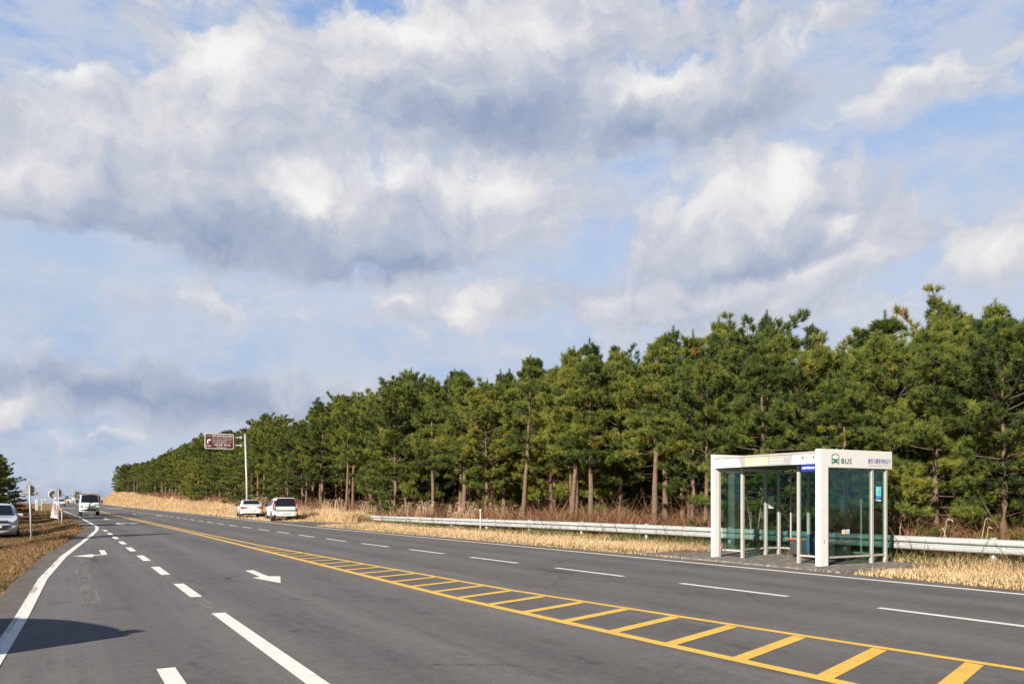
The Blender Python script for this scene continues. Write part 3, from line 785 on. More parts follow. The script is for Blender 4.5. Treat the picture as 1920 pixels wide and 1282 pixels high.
SKY_Y = [(160, 915), (175, 886), (225, 868), (280, 862), (335, 834), (400, 806), (455, 802), (500, 768), (560, 790), (600, 742), (655, 722), (705, 742), (755, 688), (800, 692),
         (850, 684), (900, 682), (945, 690), (1000, 648), (1035, 668), (1090, 628), (1150, 640), (1220, 602), (1280, 596), (1330, 600), (1380, 588), (1430, 556),
         (1490, 570), (1545, 640), (1590, 600), (1650, 582), (1700, 572), (1765, 556), (1800, 545), (1845, 528), (1895, 545), (1940, 560), (2300, 480), (2800, 420)]
def px_of(x, y):
    D = x * FWD.x + y * FWD.y; return 960 + FOC * (x * RGT.x + y * RGT.y) / D, D
def sky_h(x, y):
    px, D = px_of(x, y); yy = np.interp(px, [a for a, b in SKY_Y], [b for a, b in SKY_Y])
    return (EYE + (HORIZON - yy) * D / FOC - float(gz(x, y))) * 1.02

# front row: trunks stand where the photograph shows them
FRONT = [  # photo x of the trunk foot, distance from the kerb side (x), kind, share of skyline height, label
    (1885, 20.6, 1, 0.93, 'pine with a dark reddish trunk at the right end of the wood'),
    (1755, 20.4, 2, 0.90, 'pine with low layered branches just right of the bus shelter'),
    (1672, 22.4, 7, 0.95, 'broad low-branched pine whose crown rises over the right end of the bus shelter'),
    (1590, 21.2, 5, 0.80, 'pine directly behind the bus lettering of the shelter'),
    (1500, 22.3, 7, 0.90, 'pine rising behind the middle of the bus shelter roof'),
    (1428, 20.5, 2, 0.84, 'pine seen through the open front of the bus shelter'),
    (1322, 20.3, 4, 0.84, 'pine on a slim curved bare trunk touching the left end of the bus shelter'),
    (1298, 21.2, 1, 0.88, 'stout pine immediately left of the slim curved trunk by the bus shelter'),
    (1226, 20.4, 0, 0.92, 'pine on a tall bare trunk standing alone behind the guardrail left of the bus shelter'),
    (1163, 22.6, 1, 0.93, 'dark pine between the lone bare trunk and the pair of close trunks behind the guardrail'),
    (1107, 20.6, 3, 0.90, 'slim pine just right of the pair of close trunks behind the guardrail'),
    (1083, 21.0, 0, 0.96, 'right one of two pines with close straight trunks behind the guardrail'),
    (1069, 20.3, 6, 0.90, 'left one of two pines with close straight trunks behind the guardrail'),
    (1035, 23.2, 5, 0.85, 'dark bushy pine between the leaning trunk and the pair of close trunks'),
    (978, 20.4, 6, 1.0, 'tallest pine of the middle, on a leaning reddish bare trunk behind the guardrail'),
    (912, 20.6, 1, 0.92, 'pine right behind the white marker post at the guardrail'),
    (868, 20.3, 3, 0.95, 'straight slim pine just left of the white marker post'),
    (812, 20.5, 3, 0.93, 'pine with a mossy trunk two trees left of the white marker post'),
    (762, 21.3, 2, 0.92, 'right one of two low-branched pines over the left end of the guardrail'),
    (742, 20.2, 1, 1.0, 'left one of two low-branched pines over the left end of the guardrail'),
    (692, 22.0, 1, 0.90, 'pine between the guardrail end and the dark single trunk in the tall dry grass'),
    (649, 20.4, 4, 0.97, 'pine on a dark single trunk in dry grass between the guardrail and the white hatchback'),
    (603, 21.2, 1, 0.97, 'pine standing just right of the white hatchback'),
    (567, 20.3, 1, 0.95, 'pine rising directly behind the white hatchback'),
    (531, 21.8, 2, 0.9, 'low-branched pine behind the gap between the two parked white cars'),
    (495, 20.4, 0, 1.0, 'pine rising directly behind the parked white saloon'),
    (474, 21.0, 3, 0.9, 'slim pine just right of the brown sign pole'),
]
for (px, x, k, f, lab) in FRONT:
    X = (px - 960) / FOC; D = x / (FWD.x + RGT.x * X); y = D * (FWD.y + RGT.y * X)
    h = min(max(sky_h(x, y) * f, 4.0), 13.5)
    tl = 0.0; rz = None
    if px == 978: rz = -0.5
    if px == 1069: rz = -0.45
    plant(k, x, y, h, lab, None, rz, tl)

ORD = ['first', 'second', 'third', 'fourth', 'fifth', 'sixth', 'seventh', 'eighth', 'ninth', 'tenth', 'eleventh', 'twelfth', 'thirteenth', 'fourteenth',
       'fifteenth', 'sixteenth', 'seventeenth', 'eighteenth', 'nineteenth', 'twentieth']
y = 79.0; i = 0
while y < 330:
    x = 20.6 + RNG.uniform(-0.5, 1.0) - smooth(150, 330, y) * 1.5
    k = RNG.choice([0, 1, 3, 4, 5, 2])
    h = min(max(sky_h(x, y) * RNG.uniform(0.86, 1.0), 5.0), 13.5)
    if i < 14:
        plant(k, x, y, h, '%s front-row pine left of the brown sign pole, on the dry-grass bank' % ORD[i])
    else:
        plant(k, x, y, h, 'small far pine where the wood runs out along the road', 'far pines along the road')
    y += RNG.uniform(2.6, 4.6) * (1 + smooth(120, 330, y) * 1.5); i += 1

inner = 'deep pine filling the wood behind the front row'
for row, (x0, ya, yb, st) in enumerate(((23.4, 8, 125, 2.5), (26.4, 6, 120, 2.9), (29.8, 5, 110, 3.2), (33.4, 5, 100, 3.4))):
    y = ya
    while y < yb:
        x = x0 + 0.4 * (row == 0) + RNG.uniform(-1.1, 1.1); yy = y + RNG.uniform(-0.8, 0.8)
        h = sky_h(x, yy) * RNG.choice([RNG.uniform(0.70, 0.88), RNG.uniform(0.88, 1.01)])
        h = min(max(h, 4.0), 15)
        k = RNG.choice([0, 1, 3, 1, 5, 4]) if row < 1 else RNG.choice([0, 1, 3, 5, 5, 4, 2, 7]) if row < 2 else RNG.choice([1, 2, 5, 7])
        plant(k, x, yy, h, inner, 'pines inside the wood'); y += st * RNG.uniform(0.75, 1.3)
y = 125
while y < 325:
    x = 25 + RNG.uniform(-1.5, 2.5) - smooth(150, 330, y) * 1.5
    plant(RNG.choice([1, 5, 2]), x, y, min(max(sky_h(x, y) * RNG.uniform(0.85, 1.0), 5), 14), inner, 'pines inside the wood'); y += RNG.uniform(4, 7)

# left side of the road: dark pines above the parked car, more outside the frame that throw the streaks of shade
for (x, y, h, k, lab) in ((-4.9, 70, 5.4, 7, 'dark pine above the parked silver car at the left edge'), (-5.4, 75, 6.6, 5, 'dark pine behind the parked silver car, cut by the left edge'),
                          (-5.4, 84, 5.2, 7, 'dark round pine right behind the dark pine above the silver car'), (-5.6, 96, 5.0, 5, 'dark pine farthest back on the left verge')):
    plant(k, x, y, h, lab)
for (x, y, h, k) in ((-3.8, 72, 5.3, 5), (-4.0, 79, 4.8, 2), (-4.5, 66.5, 3.8, 2), (-6.4, 66, 5.6, 5), (-5.4, 77, 3.8, 2), (-5.3, 88, 4.2, 2)):
    plant(k, x, y, h, 'dark pine packed among the clump at the left edge', 'pines packed at the left edge')
for (x, y, h, k) in ((-10.5, 30.5, 8.0, 0), (-9.5, 47, 7.5, 7), (-11.5, 53, 8.5, 5), (-12, 64, 8, 1), (-8.5, 68, 8, 5), (-9.5, 76, 8, 5), (-10, 86, 8, 2)):
    plant(k, x, y, h, 'roadside pine beyond the left edge whose shadow crosses the verge', 'pines beyond the left edge')

# the far depth of the wood: one mass behind the rows
def wood_mass():
    Vs = []; Fs = []; Ts = []; n0 = 0; rs = np.random.RandomState(5)
    src = []
    for sd in (51, 52, 53):
        mb, me = pine_meshes(sd, 9.0, 0.06, 2.2, dens=0.55, ntuft=9, needle=0.22, width=0.045, dead=0)
        v = np.empty(len(me.vertices) * 3, np.float32); me.vertices.foreach_get('co', v); src.append(v.reshape(-1, 3)); bpy.data.meshes.remove(me)
    y = 4.0
    while y < 320:
        for x0 in ((37.5, 42.0) if y < 110 else (30.5, 36.0)):
            x = x0 + rs.uniform(-1.5, 1.5); yy = y + rs.uniform(-1, 1); a = rs.uniform(0, 6.28); h = min(max(sky_h(x, yy), 4), 15) * rs.uniform(0.82, 0.94)
            v = src[rs.randint(3)].copy(); c, s = cos(a), sin(a); q = v.copy(); q[:, 0] = (v[:, 0] * c - v[:, 1] * s); q[:, 1] = (v[:, 0] * s + v[:, 1] * c)
            q *= np.array([1.15, 1.15, h / 9.0], np.float32); q += np.array([x, yy, float(gz(x, yy))], np.float32)
            Vs.append(q); Ts.append(np.repeat(rs.uniform(0, 1, len(q) // 27 + 1), 9)[:len(q) // 3])
        y += 3.2 if y < 110 else 5.0
    V = np.concatenate(Vs); F = np.arange(len(V)).reshape(-1, 3)
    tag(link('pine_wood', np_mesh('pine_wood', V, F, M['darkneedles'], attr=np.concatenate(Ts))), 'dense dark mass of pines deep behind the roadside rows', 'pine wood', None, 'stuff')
wood_mass()
print('TREES', len(TREES))

# ------------------------------------------------------------------ grass, plumes, brush
def blades(name, P, H, W, lean, tone, m, label, cat, seed=1, seg=2):
    """curved two-segment blades standing on the points P"""
    rs = np.random.RandomState(seed); n = len(P)
    a = rs.uniform(0, 2 * pi, n); d = np.stack([np.cos(a), np.sin(a), np.zeros(n)], 1); s = np.stack([-np.sin(a), np.cos(a), np.zeros(n)], 1)
    b = rs.uniform(0, 2 * pi, n); s = np.stack([np.cos(b), np.sin(b), np.zeros(n)], 1)
    H = np.asarray(H)[:, None]; W = np.asarray(W)[:, None] * 0.5; L = np.asarray(lean)[:, None] * H
    up = np.array([[0, 0, 1.0]])
    mid = P + up * H * 0.55 + d * L * 0.3; tip = P + up * H * (1.0 - 0.25 * np.asarray(lean)[:, None]) + d * L
    V = np.stack([P - s * W, P + s * W, mid + s * W * 0.8, mid - s * W * 0.8, tip], 1).reshape(-1, 3)
    k = np.arange(n)[:, None] * 5
    F = np.concatenate([k + [0, 1, 2], k + [0, 2, 3], k + [3, 2, 4]], 0)
    t = np.clip(np.concatenate([tone, tone, tone + 0.08]), 0, 1)
    return tag(link(name, np_mesh(name, V, F, m, attr=t)), label, cat, None, 'stuff')

def scatter(n, fx, fy, seed, keep=None, clump=0.0):
    rs = np.random.RandomState(seed); y = fy(rs, n); x = fx(rs, y)
    if clump:
        q = max(1, n // 14); c = rs.randint(0, q, n); x = x[c] + rs.normal(0, clump, n); y = y[c] + rs.normal(0, clump, n)
    if keep is not None:
        k = keep(x, y); x, y = x[k], y[k]
    return np.stack([x, y, gz(x, y)], 1), rs

def not_paved(x, y):
    shelter = (x > 13.9) & (x < 17.45) & (y > 10.8) & (y < 17.6)
    track = (y > 45.6) & (y < 57) & (x < 16.6 - 0.0 * y) & (x < 16.2 - (y - 50) * 0.5)
    return (x > lerp(RIGHT, y) + 0.02) & ~shelter & ~track

patch = lambda x, y, f, ph: 0.5 + 0.5 * np.sin(x * f + ph + 1.7 * np.sin(y * f * 0.37)) * np.cos(y * f * 0.6 - ph)
# short bleached grass along the kerb side
P, rs = scatter(90000, lambda r, y: lerp(RIGHT, y) + r.uniform(0.0, 1.0, len(y)) ** 0.9 * 5.0, lambda r, n: 1 + 60 * r.uniform(0, 1, n) ** 1.35, 3, not_paved)
dr = P[:, 0] - lerp(RIGHT, P[:, 1]); hh = (0.05 + 0.09 * smooth(0.1, 2.6, dr)) * rs.uniform(0.5, 1.5, len(P)) * (0.6 + 0.8 * patch(P[:, 0], P[:, 1], 1.1, 0.3))
blades('dry_grass', P, hh, 0.010 + 0.00025 * P[:, 1], rs.uniform(0.2, 1.3, len(P)), 0.40 + 0.36 * patch(P[:, 0], P[:, 1], 0.7, 1.0) + rs.normal(0, 0.16, len(P)), M['straw'], 'short bleached dry grass along the right road edge under the guardrail', 'dry grass', 4)
P, rs = scatter(14000, lambda r, y: lerp(RIGHT, y) + 0.25 + r.uniform(0.0, 1.0, len(y)) * 4.4, lambda r, n: 1 + 56 * r.uniform(0, 1, n) ** 1.35, 65, not_paved, 0.14)
blades('dry_stalks', P, rs.uniform(0.12, 0.32, len(P)), 0.006 + 0.0002 * P[:, 1], rs.uniform(0.6, 1.7, len(P)), rs.normal(0.62, 0.22, len(P)), M['straw'], 'long bent dry stalks lying over the kerb grass', 'dry grass', 66)
# taller rusty tufts in front of and under the rail
P, rs = scatter(20000, lambda r, y: r.uniform(16.6, 19.4, len(y)), lambda r, n: 4 + 52 * r.uniform(0, 1, n) ** 1.3, 8, not_paved, 0.10)
blades('dry_tufts', P, rs.uniform(0.10, 0.36, len(P)), np.full(len(P), 0.009) + 0.0002 * P[:, 1], rs.uniform(0.1, 0.9, len(P)), rs.normal(0.30, 0.2, len(P)), M['straw'], 'taller rusty grass tufts growing around the guardrail posts', 'dry grass', 9)
# tall pale grass on the bank beyond the parked cars
def bank_keep(x, y): return not_paved(x, y) & (x > lerp(RIGHT, y) + 1.0 + 1.6 * (y < 95))
P, rs = scatter(150000, lambda r, y: lerp(RIGHT, y) + 1.0 + (7.6 - 0.9 * smooth(120, 300, y)) * r.uniform(0, 1, len(y)), lambda r, n: 50 + 270 * r.uniform(0, 1, n) ** 1.9, 13, bank_keep, 0.22)
dr = P[:, 0] - lerp(RIGHT, P[:, 1])
pt = patch(P[:, 0], P[:, 1] * 0.5, 1.3, 0.4) * 0.6 + 0.4 * patch(P[:, 0], P[:, 1], 2.9, 1.4)
hh = (0.22 + 0.62 * smooth(1.5, 4.5, dr)) * rs.uniform(0.45, 1.25, len(P)) * (0.55 + 0.8 * pt)
blades('tall_dry_grass', P, hh, 0.014 + 0.0002 * P[:, 1], rs.uniform(0.1, 0.9, len(P)), 0.30 + 0.42 * pt + rs.normal(0, 0.2, len(P)), M['straw'], 'tall pale dry grass covering the bank beyond the parked cars', 'dry grass', 14)
P, rs = scatter(12000, lambda r, y: lerp(RIGHT, y) + r.uniform(0.05, 2.8, len(y)), lambda r, n: 57 + 200 * r.uniform(0, 1, n) ** 1.6, 15, not_paved)
blades('verge_grass', P, rs.uniform(0.06, 0.26, len(P)), 0.02 + 0.0003 * P[:, 1], rs.uniform(0.2, 1.0, len(P)), rs.normal(0.6, 0.17, len(P)), M['straw'], 'short dry grass strip at the road edge along the bank', 'dry grass', 16)
# brown grass of the left verge
def left_keep(x, y): return x < lerp(LEFT, y) - 0.02
P, rs = scatter(130000, lambda r, y: lerp(LEFT, y) - (0.3 + 0.16 * y) * r.uniform(0, 1, len(y)) ** 1.2, lambda r, n: 9 + 110 * r.uniform(0, 1, n) ** 1.6, 23, left_keep)
ptc = patch(P[:, 0], P[:, 1] * 0.6, 1.3, 0.8)
blades('brown_grass', P, rs.uniform(0.03, 0.15, len(P)) * (0.5 + ptc), 0.007 + 0.0002 * P[:, 1], rs.uniform(0.3, 1.4, len(P)), 0.22 + 0.22 * (1 - smooth(18, 42, P[:, 1])) + 0.5 * ptc * patch(P[:, 0], P[:, 1], 0.6, 2.0) + rs.normal(0.05, 0.18, len(P)), M['straw2'], 'short brown dry grass on the left verge beside the road', 'dry grass', 24)
P, rs = scatter(7000, lambda r, y: lerp(LEFT, y) - (0.3 + 0.16 * y) * r.uniform(0, 1, len(y)), lambda r, n: 9 + 60 * r.uniform(0, 1, n) ** 1.4, 63, left_keep, 0.2)
blades('green_tufts', P, rs.uniform(0.03, 0.11, len(P)), np.full(len(P), 0.016), rs.uniform(0.3, 1.2, len(P)), rs.normal(0.6, 0.25, len(P)), M['shrub'], 'small green tufts in the brown grass of the left verge', 'weeds', 64)
# pale grass heap on the left hump
P, rs = scatter(14000, lambda r, y: r.uniform(-16, -3.4, len(y)), lambda r, n: r.uniform(76, 125, n), 27, None, 0.35)
blades('brown_brush', P, rs.uniform(0.4, 1.5, len(P)), np.full(len(P), 0.028), rs.uniform(0.2, 1.0, len(P)), rs.normal(0.45, 0.25, len(P)), M['brush'], 'brown leafless brush on the hump under the left pines', 'brush', 28)

def plumes(name, P, H, rs, label, cat, seed, thick=1.0):
    """stalks with a nodding feathery head"""
    V = []; F = []; T = []; n = len(P)
    a = rs.normal(0.5, 0.9, n)
    for i in range(n):
        p = P[i]; h = H[i]; d = np.array([cos(a[i]), sin(a[i]), 0]); w = 0.006 * thick; s = np.array([0.87, -0.49, 0])
        m_ = p + [0, 0, h * 0.55] + d * h * 0.06; t_ = p + np.array([0, 0, h * 0.92]) + d * h * 0.16
        b = len(V); V += [p - s * w, p + s * w, m_ + s * w, m_ - s * w, t_ + s * w * .7, t_ - s * w * .7]
        F += [(b, b + 1, b + 2), (b, b + 2, b + 3), (b + 3, b + 2, b + 4), (b + 3, b + 4, b + 5)]; T += [0.4] * 4
        for j in range(16):
            u = j / 15; q = t_ + d * h * 0.14 * u + np.array([0, 0, h * (0.07 * u - 0.10 * u * u)]); l = 0.085 * (1.0 - 0.5 * u) * rs.uniform(0.7, 1.2)
            dd = d * 0.9 + np.array([rs.normal(0, .5), rs.normal(0, .5), rs.normal(-0.1, .45)]); dd /= np.linalg.norm(dd); k = 0.011 * thick
            b = len(V); V += [q - s * k, q + s * k, q + dd * l]; F.append((b, b + 1, b + 2)); T.append(rs.uniform(0.3, 1.0))
    return np.array(V), np.array(F), np.array(T)

# plume field between rail and wood, thickest beyond the guardrail end
def ply(r, n): return 36 + 56 * r.uniform(0, 1, n) ** 1.2
P, rs = scatter(330, lambda r, y: r.uniform(18.2, 21.2, len(y)) - 1.2 * (y > 52), ply, 31, None, 0.35)
V, F, T = plumes('x', P, rs.uniform(0.9, 1.75, len(P)), rs, '', '', 3, 1.5)
tag(link('silver_grass', np_mesh('silver_grass', V, F, M['plume'], attr=T)), 'pinkish silver grass plumes between guardrail end and wood', 'silver grass', None, 'stuff')
P, rs = scatter(7000, lambda r, y: r.uniform(18.3, 21.6, len(y)) - 1.0 * (y > 52), lambda r, n: 34 + 58 * r.uniform(0, 1, n), 33, None, 0.25)
blades('silver_grass_leaves', P, rs.uniform(0.3, 0.95, len(P)), 0.016 + 0.0002 * P[:, 1], rs.uniform(0.2, 0.9, len(P)), rs.normal(0.3, 0.22, len(P)), M['straw'], 'dry arching leaves of the silver grass by the wood', 'silver grass', 34)

# single stalks that stand clear of the rail near the shelter
def stalk(px, py_top, x, label):
    X = (px - 960) / FOC; D = x / (FWD.x + RGT.x * X); y = D * (FWD.y + RGT.y * X); z0 = float(gz(x, y)); h = EYE + (HORIZON - py_top) * D / FOC - z0
    rs = np.random.RandomState(int(px)); V, F, T = plumes('x', np.array([[x, y, z0]]), [h], rs, '', '', 1, 1.6)
    tag(link('silver_grass_stalk', np_mesh('silver_grass_stalk', V, F, M['plume'], attr=T)), label, 'silver grass', 'silver grass stalks at the guardrail')
for a in ((1765, 966, 18.3, 'tallest plume of the left pair of grass stalks over the right guardrail'), (1778, 987, 18.3, 'shorter plume of the left pair of grass stalks over the right guardrail'),
          (1836, 964, 18.35, 'taller plume of the right pair of grass stalks over the right guardrail'), (1846, 982, 18.3, 'shorter plume of the right pair of grass stalks over the right guardrail'),
          (1684, 960, 18.6, 'grass plume beside the right end post of the bus shelter'),
          (1410, 926, 18.5, 'left one of two tall grass plumes arching behind the open front of the shelter'), (1420, 924, 18.4, 'right one of two tall grass plumes arching behind the open front of the shelter')): stalk(*a)

# leafless brush and fallen needles under the trees
def brush(name, n, fx, fy, seed, h0, h1, m, label, cat, tone=(0.34, 0.22)):
    P, rs = scatter(n, fx, fy, seed, None, 0.4)
    pt = 0.5 * patch(P[:, 0], P[:, 1], 1.9, seed) + 0.5 * patch(P[:, 0], P[:, 1], 0.6, seed * 2.0)
    blades(name, P, rs.uniform(h0, h1, len(P)) * (0.45 + 0.9 * pt), 0.013 + 0.0003 * np.abs(P[:, 1]), rs.uniform(0.3, 1.3, len(P)), np.clip(rs.normal(tone[0], tone[1], len(P)) + 0.5 * (pt - 0.5), 0, 1), m, label, cat, seed + 1)
brush('underbrush', 90000, lambda r, y: 18.5 + 9.0 * r.uniform(0, 1, len(y)) ** 1.4, lambda r, n: 5 + 230 * r.uniform(0, 1, n) ** 1.6, 41, 0.35, 1.75, M['brush'], 'rusty leafless underbrush at the foot of the pines', 'underbrush')
brush('green_weeds', 16000, lambda r, y: 17.3 + 2.2 * r.uniform(0, 1, len(y)) ** 1.2, lambda r, n: 4 + 48 * r.uniform(0, 1, n), 44, 0.1, 0.55, M['shrub'], 'low green weeds along the back of the guardrail', 'weeds', (0.5, 0.25))
P, rs = scatter(9000, lambda r, y: lerp(RIGHT, y) + r.uniform(0.1, 4.2, len(y)), lambda r, n: 2 + 46 * r.uniform(0, 1, n), 61, not_paved, 0.16)
blades('green_tufts', P, rs.uniform(0.04, 0.16, len(P)), np.full(len(P), 0.013), rs.uniform(0.3, 1.2, len(P)), rs.normal(0.7, 0.25, len(P)), M['shrub'], 'small green tufts scattered through the dry kerb grass', 'weeds', 62)
# fine grey twigs
def twigs():
    rs = np.random.RandomState(77); b = MB()
    for i in range(900):
        y = 6 + 70 * rs.uniform(0, 1) ** 1.2; x = rs.uniform(19.0, 23.5); p = np.array([x, y, float(gz(x, y))]); a = rs.uniform(0, 6.28); L = rs.uniform(0.7, 2.0); e = rs.uniform(0.5, 1.4)
        d = np.array([cos(a) * cos(e), sin(a) * cos(e), sin(e)]); q = p + d * L * 0.5; r_ = q + (d + rs.normal(0, 0.3, 3)) * L * 0.5
        b.tube([Vector(p), Vector(q), Vector(r_)], [0.010, 0.007, 0.003], 3, caps=False)
        for k in range(3):
            s = q + (r_ - q) * rs.uniform(0, 0.8); b.tube([Vector(s), Vector(s + (d + rs.normal(0, 0.6, 3)) * L * 0.28)], [0.005, 0.002], 3, caps=False)
    return b
M['twig'] = mat('dead_grey_brown_twig', (0.22, 0.14, 0.09), 0.9, var=0.3)
tag(twigs().build('dead_twigs', M['twig']), 'thin dead branches standing in the underbrush', 'twigs', None, 'stuff')

# ------------------------------------------------------------------ lettering
def text(name, s, w, h, mt, parent, loc, rot, align='CENTER', spacing=1.0, bold=0.0):
    """flat lettering fitted into a box w wide and h high whose centre (or left end) is at loc"""
    cu = bpy.data.curves.new(name, 'FONT'); cu.body = s; cu.size = 1.0; cu.align_x = 'LEFT'; cu.extrude = 0.0; cu.offset = bold
    cu.resolution_u = 3; cu.space_character = spacing
    t = bpy.data.objects.new(name, cu); COL.objects.link(t); bpy.context.view_layer.update()
    me = bpy.data.meshes.new_from_object(t.evaluated_get(bpy.context.evaluated_depsgraph_get()))
    bpy.data.objects.remove(t); bpy.data.curves.remove(cu)
    n = len(me.vertices); v = np.empty(n * 3, np.float32); me.vertices.foreach_get('co', v); v = v.reshape(-1, 3)
    lo = v.min(0); hi = v.max(0); sz = np.maximum(hi - lo, 1e-4)
    v = (v - (lo + hi) / 2) * np.array([w / sz[0], h / sz[1], 1]); v[:, 2] = 0
    if align == 'LEFT': v[:, 0] += w / 2
    me.vertices.foreach_set('co', v.astype(np.float32).ravel()); me.materials.clear(); me.materials.append(mt); me.update()
    o = link(name, me, parent); o.location = loc; o.rotation_euler = rot
    return o
FACE_BACK = (pi / 2, 0, 0)            # reads for someone looking along +Y
FACE_ROAD = (pi / 2, 0, -pi / 2)      # reads for someone looking along +X

# ------------------------------------------------------------------ bus shelter
X0, X1, Y0, Y1 = 14.66, 17.0, 12.1, 15.40     # road side, back, near end, far end
S = thing('bus_shelter', 'white bus shelter with green tinted glass walls and a BUS panel', 'bus shelter', (0, 0, 0))
b = MB(); b.prism([(X0, 0.0), (X0 + 0.26, 0.0), (X0 + 0.26, 2.215), (X1 + 0.15, 2.215), (X1 + 0.15, 2.625), (X0, 2.625)], 1, Y0 - 0.07, Y0 + 0.07)
near = b.build('end_portal', M['white'], S, bevel=0.008); near['label'] = 'white end frame carrying the BUS lettering'
b = MB(); b.prism([(X0, 0.0), (X0 + 0.17, 0.0), (X0 + 0.17, 2.24), (X1 + 0.15, 2.24), (X1 + 0.15, 2.655), (X0, 2.655)], 1, Y1 - 0.06, Y1 + 0.05)
far = b.build('end_portal', M['white'], S, bevel=0.008)
b = MB(); b.box((X0 + 0.10, Y0 + 0.071, 2.50), (X1 + 0.13, Y1 - 0.061, 2.545)); b.m(1).box((X0 + 0.12, Y0 + 0.072, 2.31), (X1 + 0.11, Y1 - 0.062, 2.495))
b.build('roof', [M['alu'], M['dark']], S)
# fascia along the road: white boxed sign, silver print in the middle
F = MB().box((X0 + 0.01, Y0 + 0.071, 2.30), (X0 + 0.098, Y1 - 0.061, 2.535)).build('fascia', M['white'], S, bevel=0.004)
MB().box((X0 - 0.012, Y0 + 0.071, 2.537), (X0 + 0.09, Y1 - 0.06, 2.575)).build('gutter', M['alu'], S)
xf = X0 + 0.006
MB().prism([(14.41, 2.305), (12.86, 2.305), (12.80, 2.53), (14.50, 2.53)], 0, xf, xf + 0.0035).build('banner_print', M['greyprint'], F)
xt = xf - 0.003
MB().box((xt, 13.56, 2.33), (xt + 0.002, 14.25, 2.515)).build('yellow_patch', M['yellowprint'], F)
text('lettering', 'CASH◆EBT', 0.60, 0.09, M['whiteprint'], F, (xt - 0.003, 13.90, 2.385), FACE_ROAD, bold=0.02)
text('lettering', '제주드림카드', 0.58, 0.055, M['whiteprint'], F, (xt - 0.003, 13.90, 2.475), FACE_ROAD)
text('lettering', '제주관광안내', 0.50, 0.030, M['yellowprint'], F, (xt, 13.22, 2.495), FACE_ROAD)
text('lettering', '온누리상품권', 0.42, 0.050, M['whiteprint'], F, (xt, 13.28, 2.435), FACE_ROAD)
text('lettering', 'www.jeju.go.kr', 0.42, 0.040, M['whiteprint'], F, (xt, 13.28, 2.365), FACE_ROAD)
text('lettering', '붉 은 오 름', 0.36, 0.085, M['greentext'], F, (xt + 0.002, 12.37, 2.44), FACE_ROAD, bold=0.012)
text('lettering', 'Bulgeun Oreum', 0.30, 0.030, M['greytext'], F, (xt + 0.002, 12.37, 2.365), FACE_ROAD)
text('lettering', 'BUS', 0.30, 0.035, M['greytext'], F, (xt + 0.002, 14.95, 2.43), FACE_ROAD)
# front of the BUS panel
yp = Y0 - 0.074
def bus_icon(parent, cx, y, z0, w, h, mt, axis_rot=None, white=None):
    hw = w / 2
    body = []
    for k in range(9):
        t = pi * k / 8; body.append((cx + hw * cos(t), z0 + h * 0.74 + h * 0.26 * sin(t)))
    body = [(cx + hw, z0 + h * 0.12)] + body + [(cx - hw, z0 + h * 0.12)]
    b = MB(); b.prism(body, 1, y, y + 0.003)
    for s in (-1, 1): b.box((cx + s * hw * 0.72 - w * 0.08, y, z0), (cx + s * hw * 0.72 + w * 0.08, y + 0.003, z0 + h * 0.125))
    o = b.build('bus_symbol', mt, parent)
    c = MB(); c.box((cx - hw * 0.74, y - 0.003, z0 + h * 0.50), (cx + hw * 0.74, y - 0.001, z0 + h * 0.80))
    c.prism([(cx + hw * 0.5 * cos(pi * k / 8), z0 + h * 0.84 + h * 0.08 * sin(pi * k / 8)) for k in range(9)], 1, y - 0.003, y - 0.001)
    for s in (-1, 1): c.prism([(cx + s * hw * 0.68 + w * 0.075 * cos(2 * pi * k / 10), z0 + h * 0.28 + w * 0.075 * sin(2 * pi * k / 10)) for k in range(10)], 1, y - 0.003, y - 0.001)
    c.build('window_print', white or M['whiteprint'], o)
    return o
bus_icon(near, X0 + 0.49, yp, 2.293, 0.25, 0.238, M['green'])
text('lettering', 'BUS', 0.35, 0.122, M['greentext'], near, (X0 + 0.865, yp, 2.365), FACE_BACK, spacing=1.1, bold=0.012)
text('lettering', '붉은오름휴양림입구', 0.81, 0.118, M['blue'], near, (X0 + 2.02, yp, 2.39), FACE_BACK, spacing=1.05, bold=0.014)
text('lettering', 'RED OREUM FOREST ENTRANCE', 0.81, 0.036, M['greytext'], near, (X0 + 2.02, yp, 2.283), FACE_BACK)
MB().box((X0 + 0.118, yp, 0.52), (X0 + 0.128, yp + 0.002, 0.60)).build('scratch', M['dark'], near)
for dx in (0.62, 0.84): MB().tube([(X0 + dx, Y0, 2.625), (X0 + dx, Y0, 2.65)], 0.012, 6).build('bolt', M['alu'], near)

p = 0.035
def post(x, y, top, name='post'):
    MB().box((x - p, y - p, 0.0), (x + p, y + p, top)).build(name, M['alu'], S, bevel=0.004)
XW = X0 + 0.36                                  # plane of the two front wing walls
post(XW + 0.02, 14.72, 2.29); post(XW, 12.93, 2.29)
post(X0 + 0.205, Y1 - 0.03, 2.24)
for xx in (X1 - 0.50, X1): post(xx, Y0 + 0.005, 2.21); post(xx - 0.02, Y1 - 0.10, 2.23)
post(X1, 13.2, 2.30); post(X1, 14.32, 2.30)
def rail(lo, hi): MB().box(lo, hi).build('rail', M['alu'], S, bevel=0.003)
r = 0.022
for z in (0.20, 2.20):
    rail((XW - r, 12.10 + 0.11, z - r), (XW + r, 12.89, z + r)); rail((XW - r, 14.76, z - r), (XW + r, Y1 - 0.14, z + r))
    rail((X1 - r, Y0 + 0.05, z - r), (X1 + r, 13.16, z + r)); rail((X1 - r, 13.24, z - r), (X1 + r, 14.28, z + r)); rail((X1 - r, 14.36, z - r), (X1 + r, Y1 - 0.15, z + r))
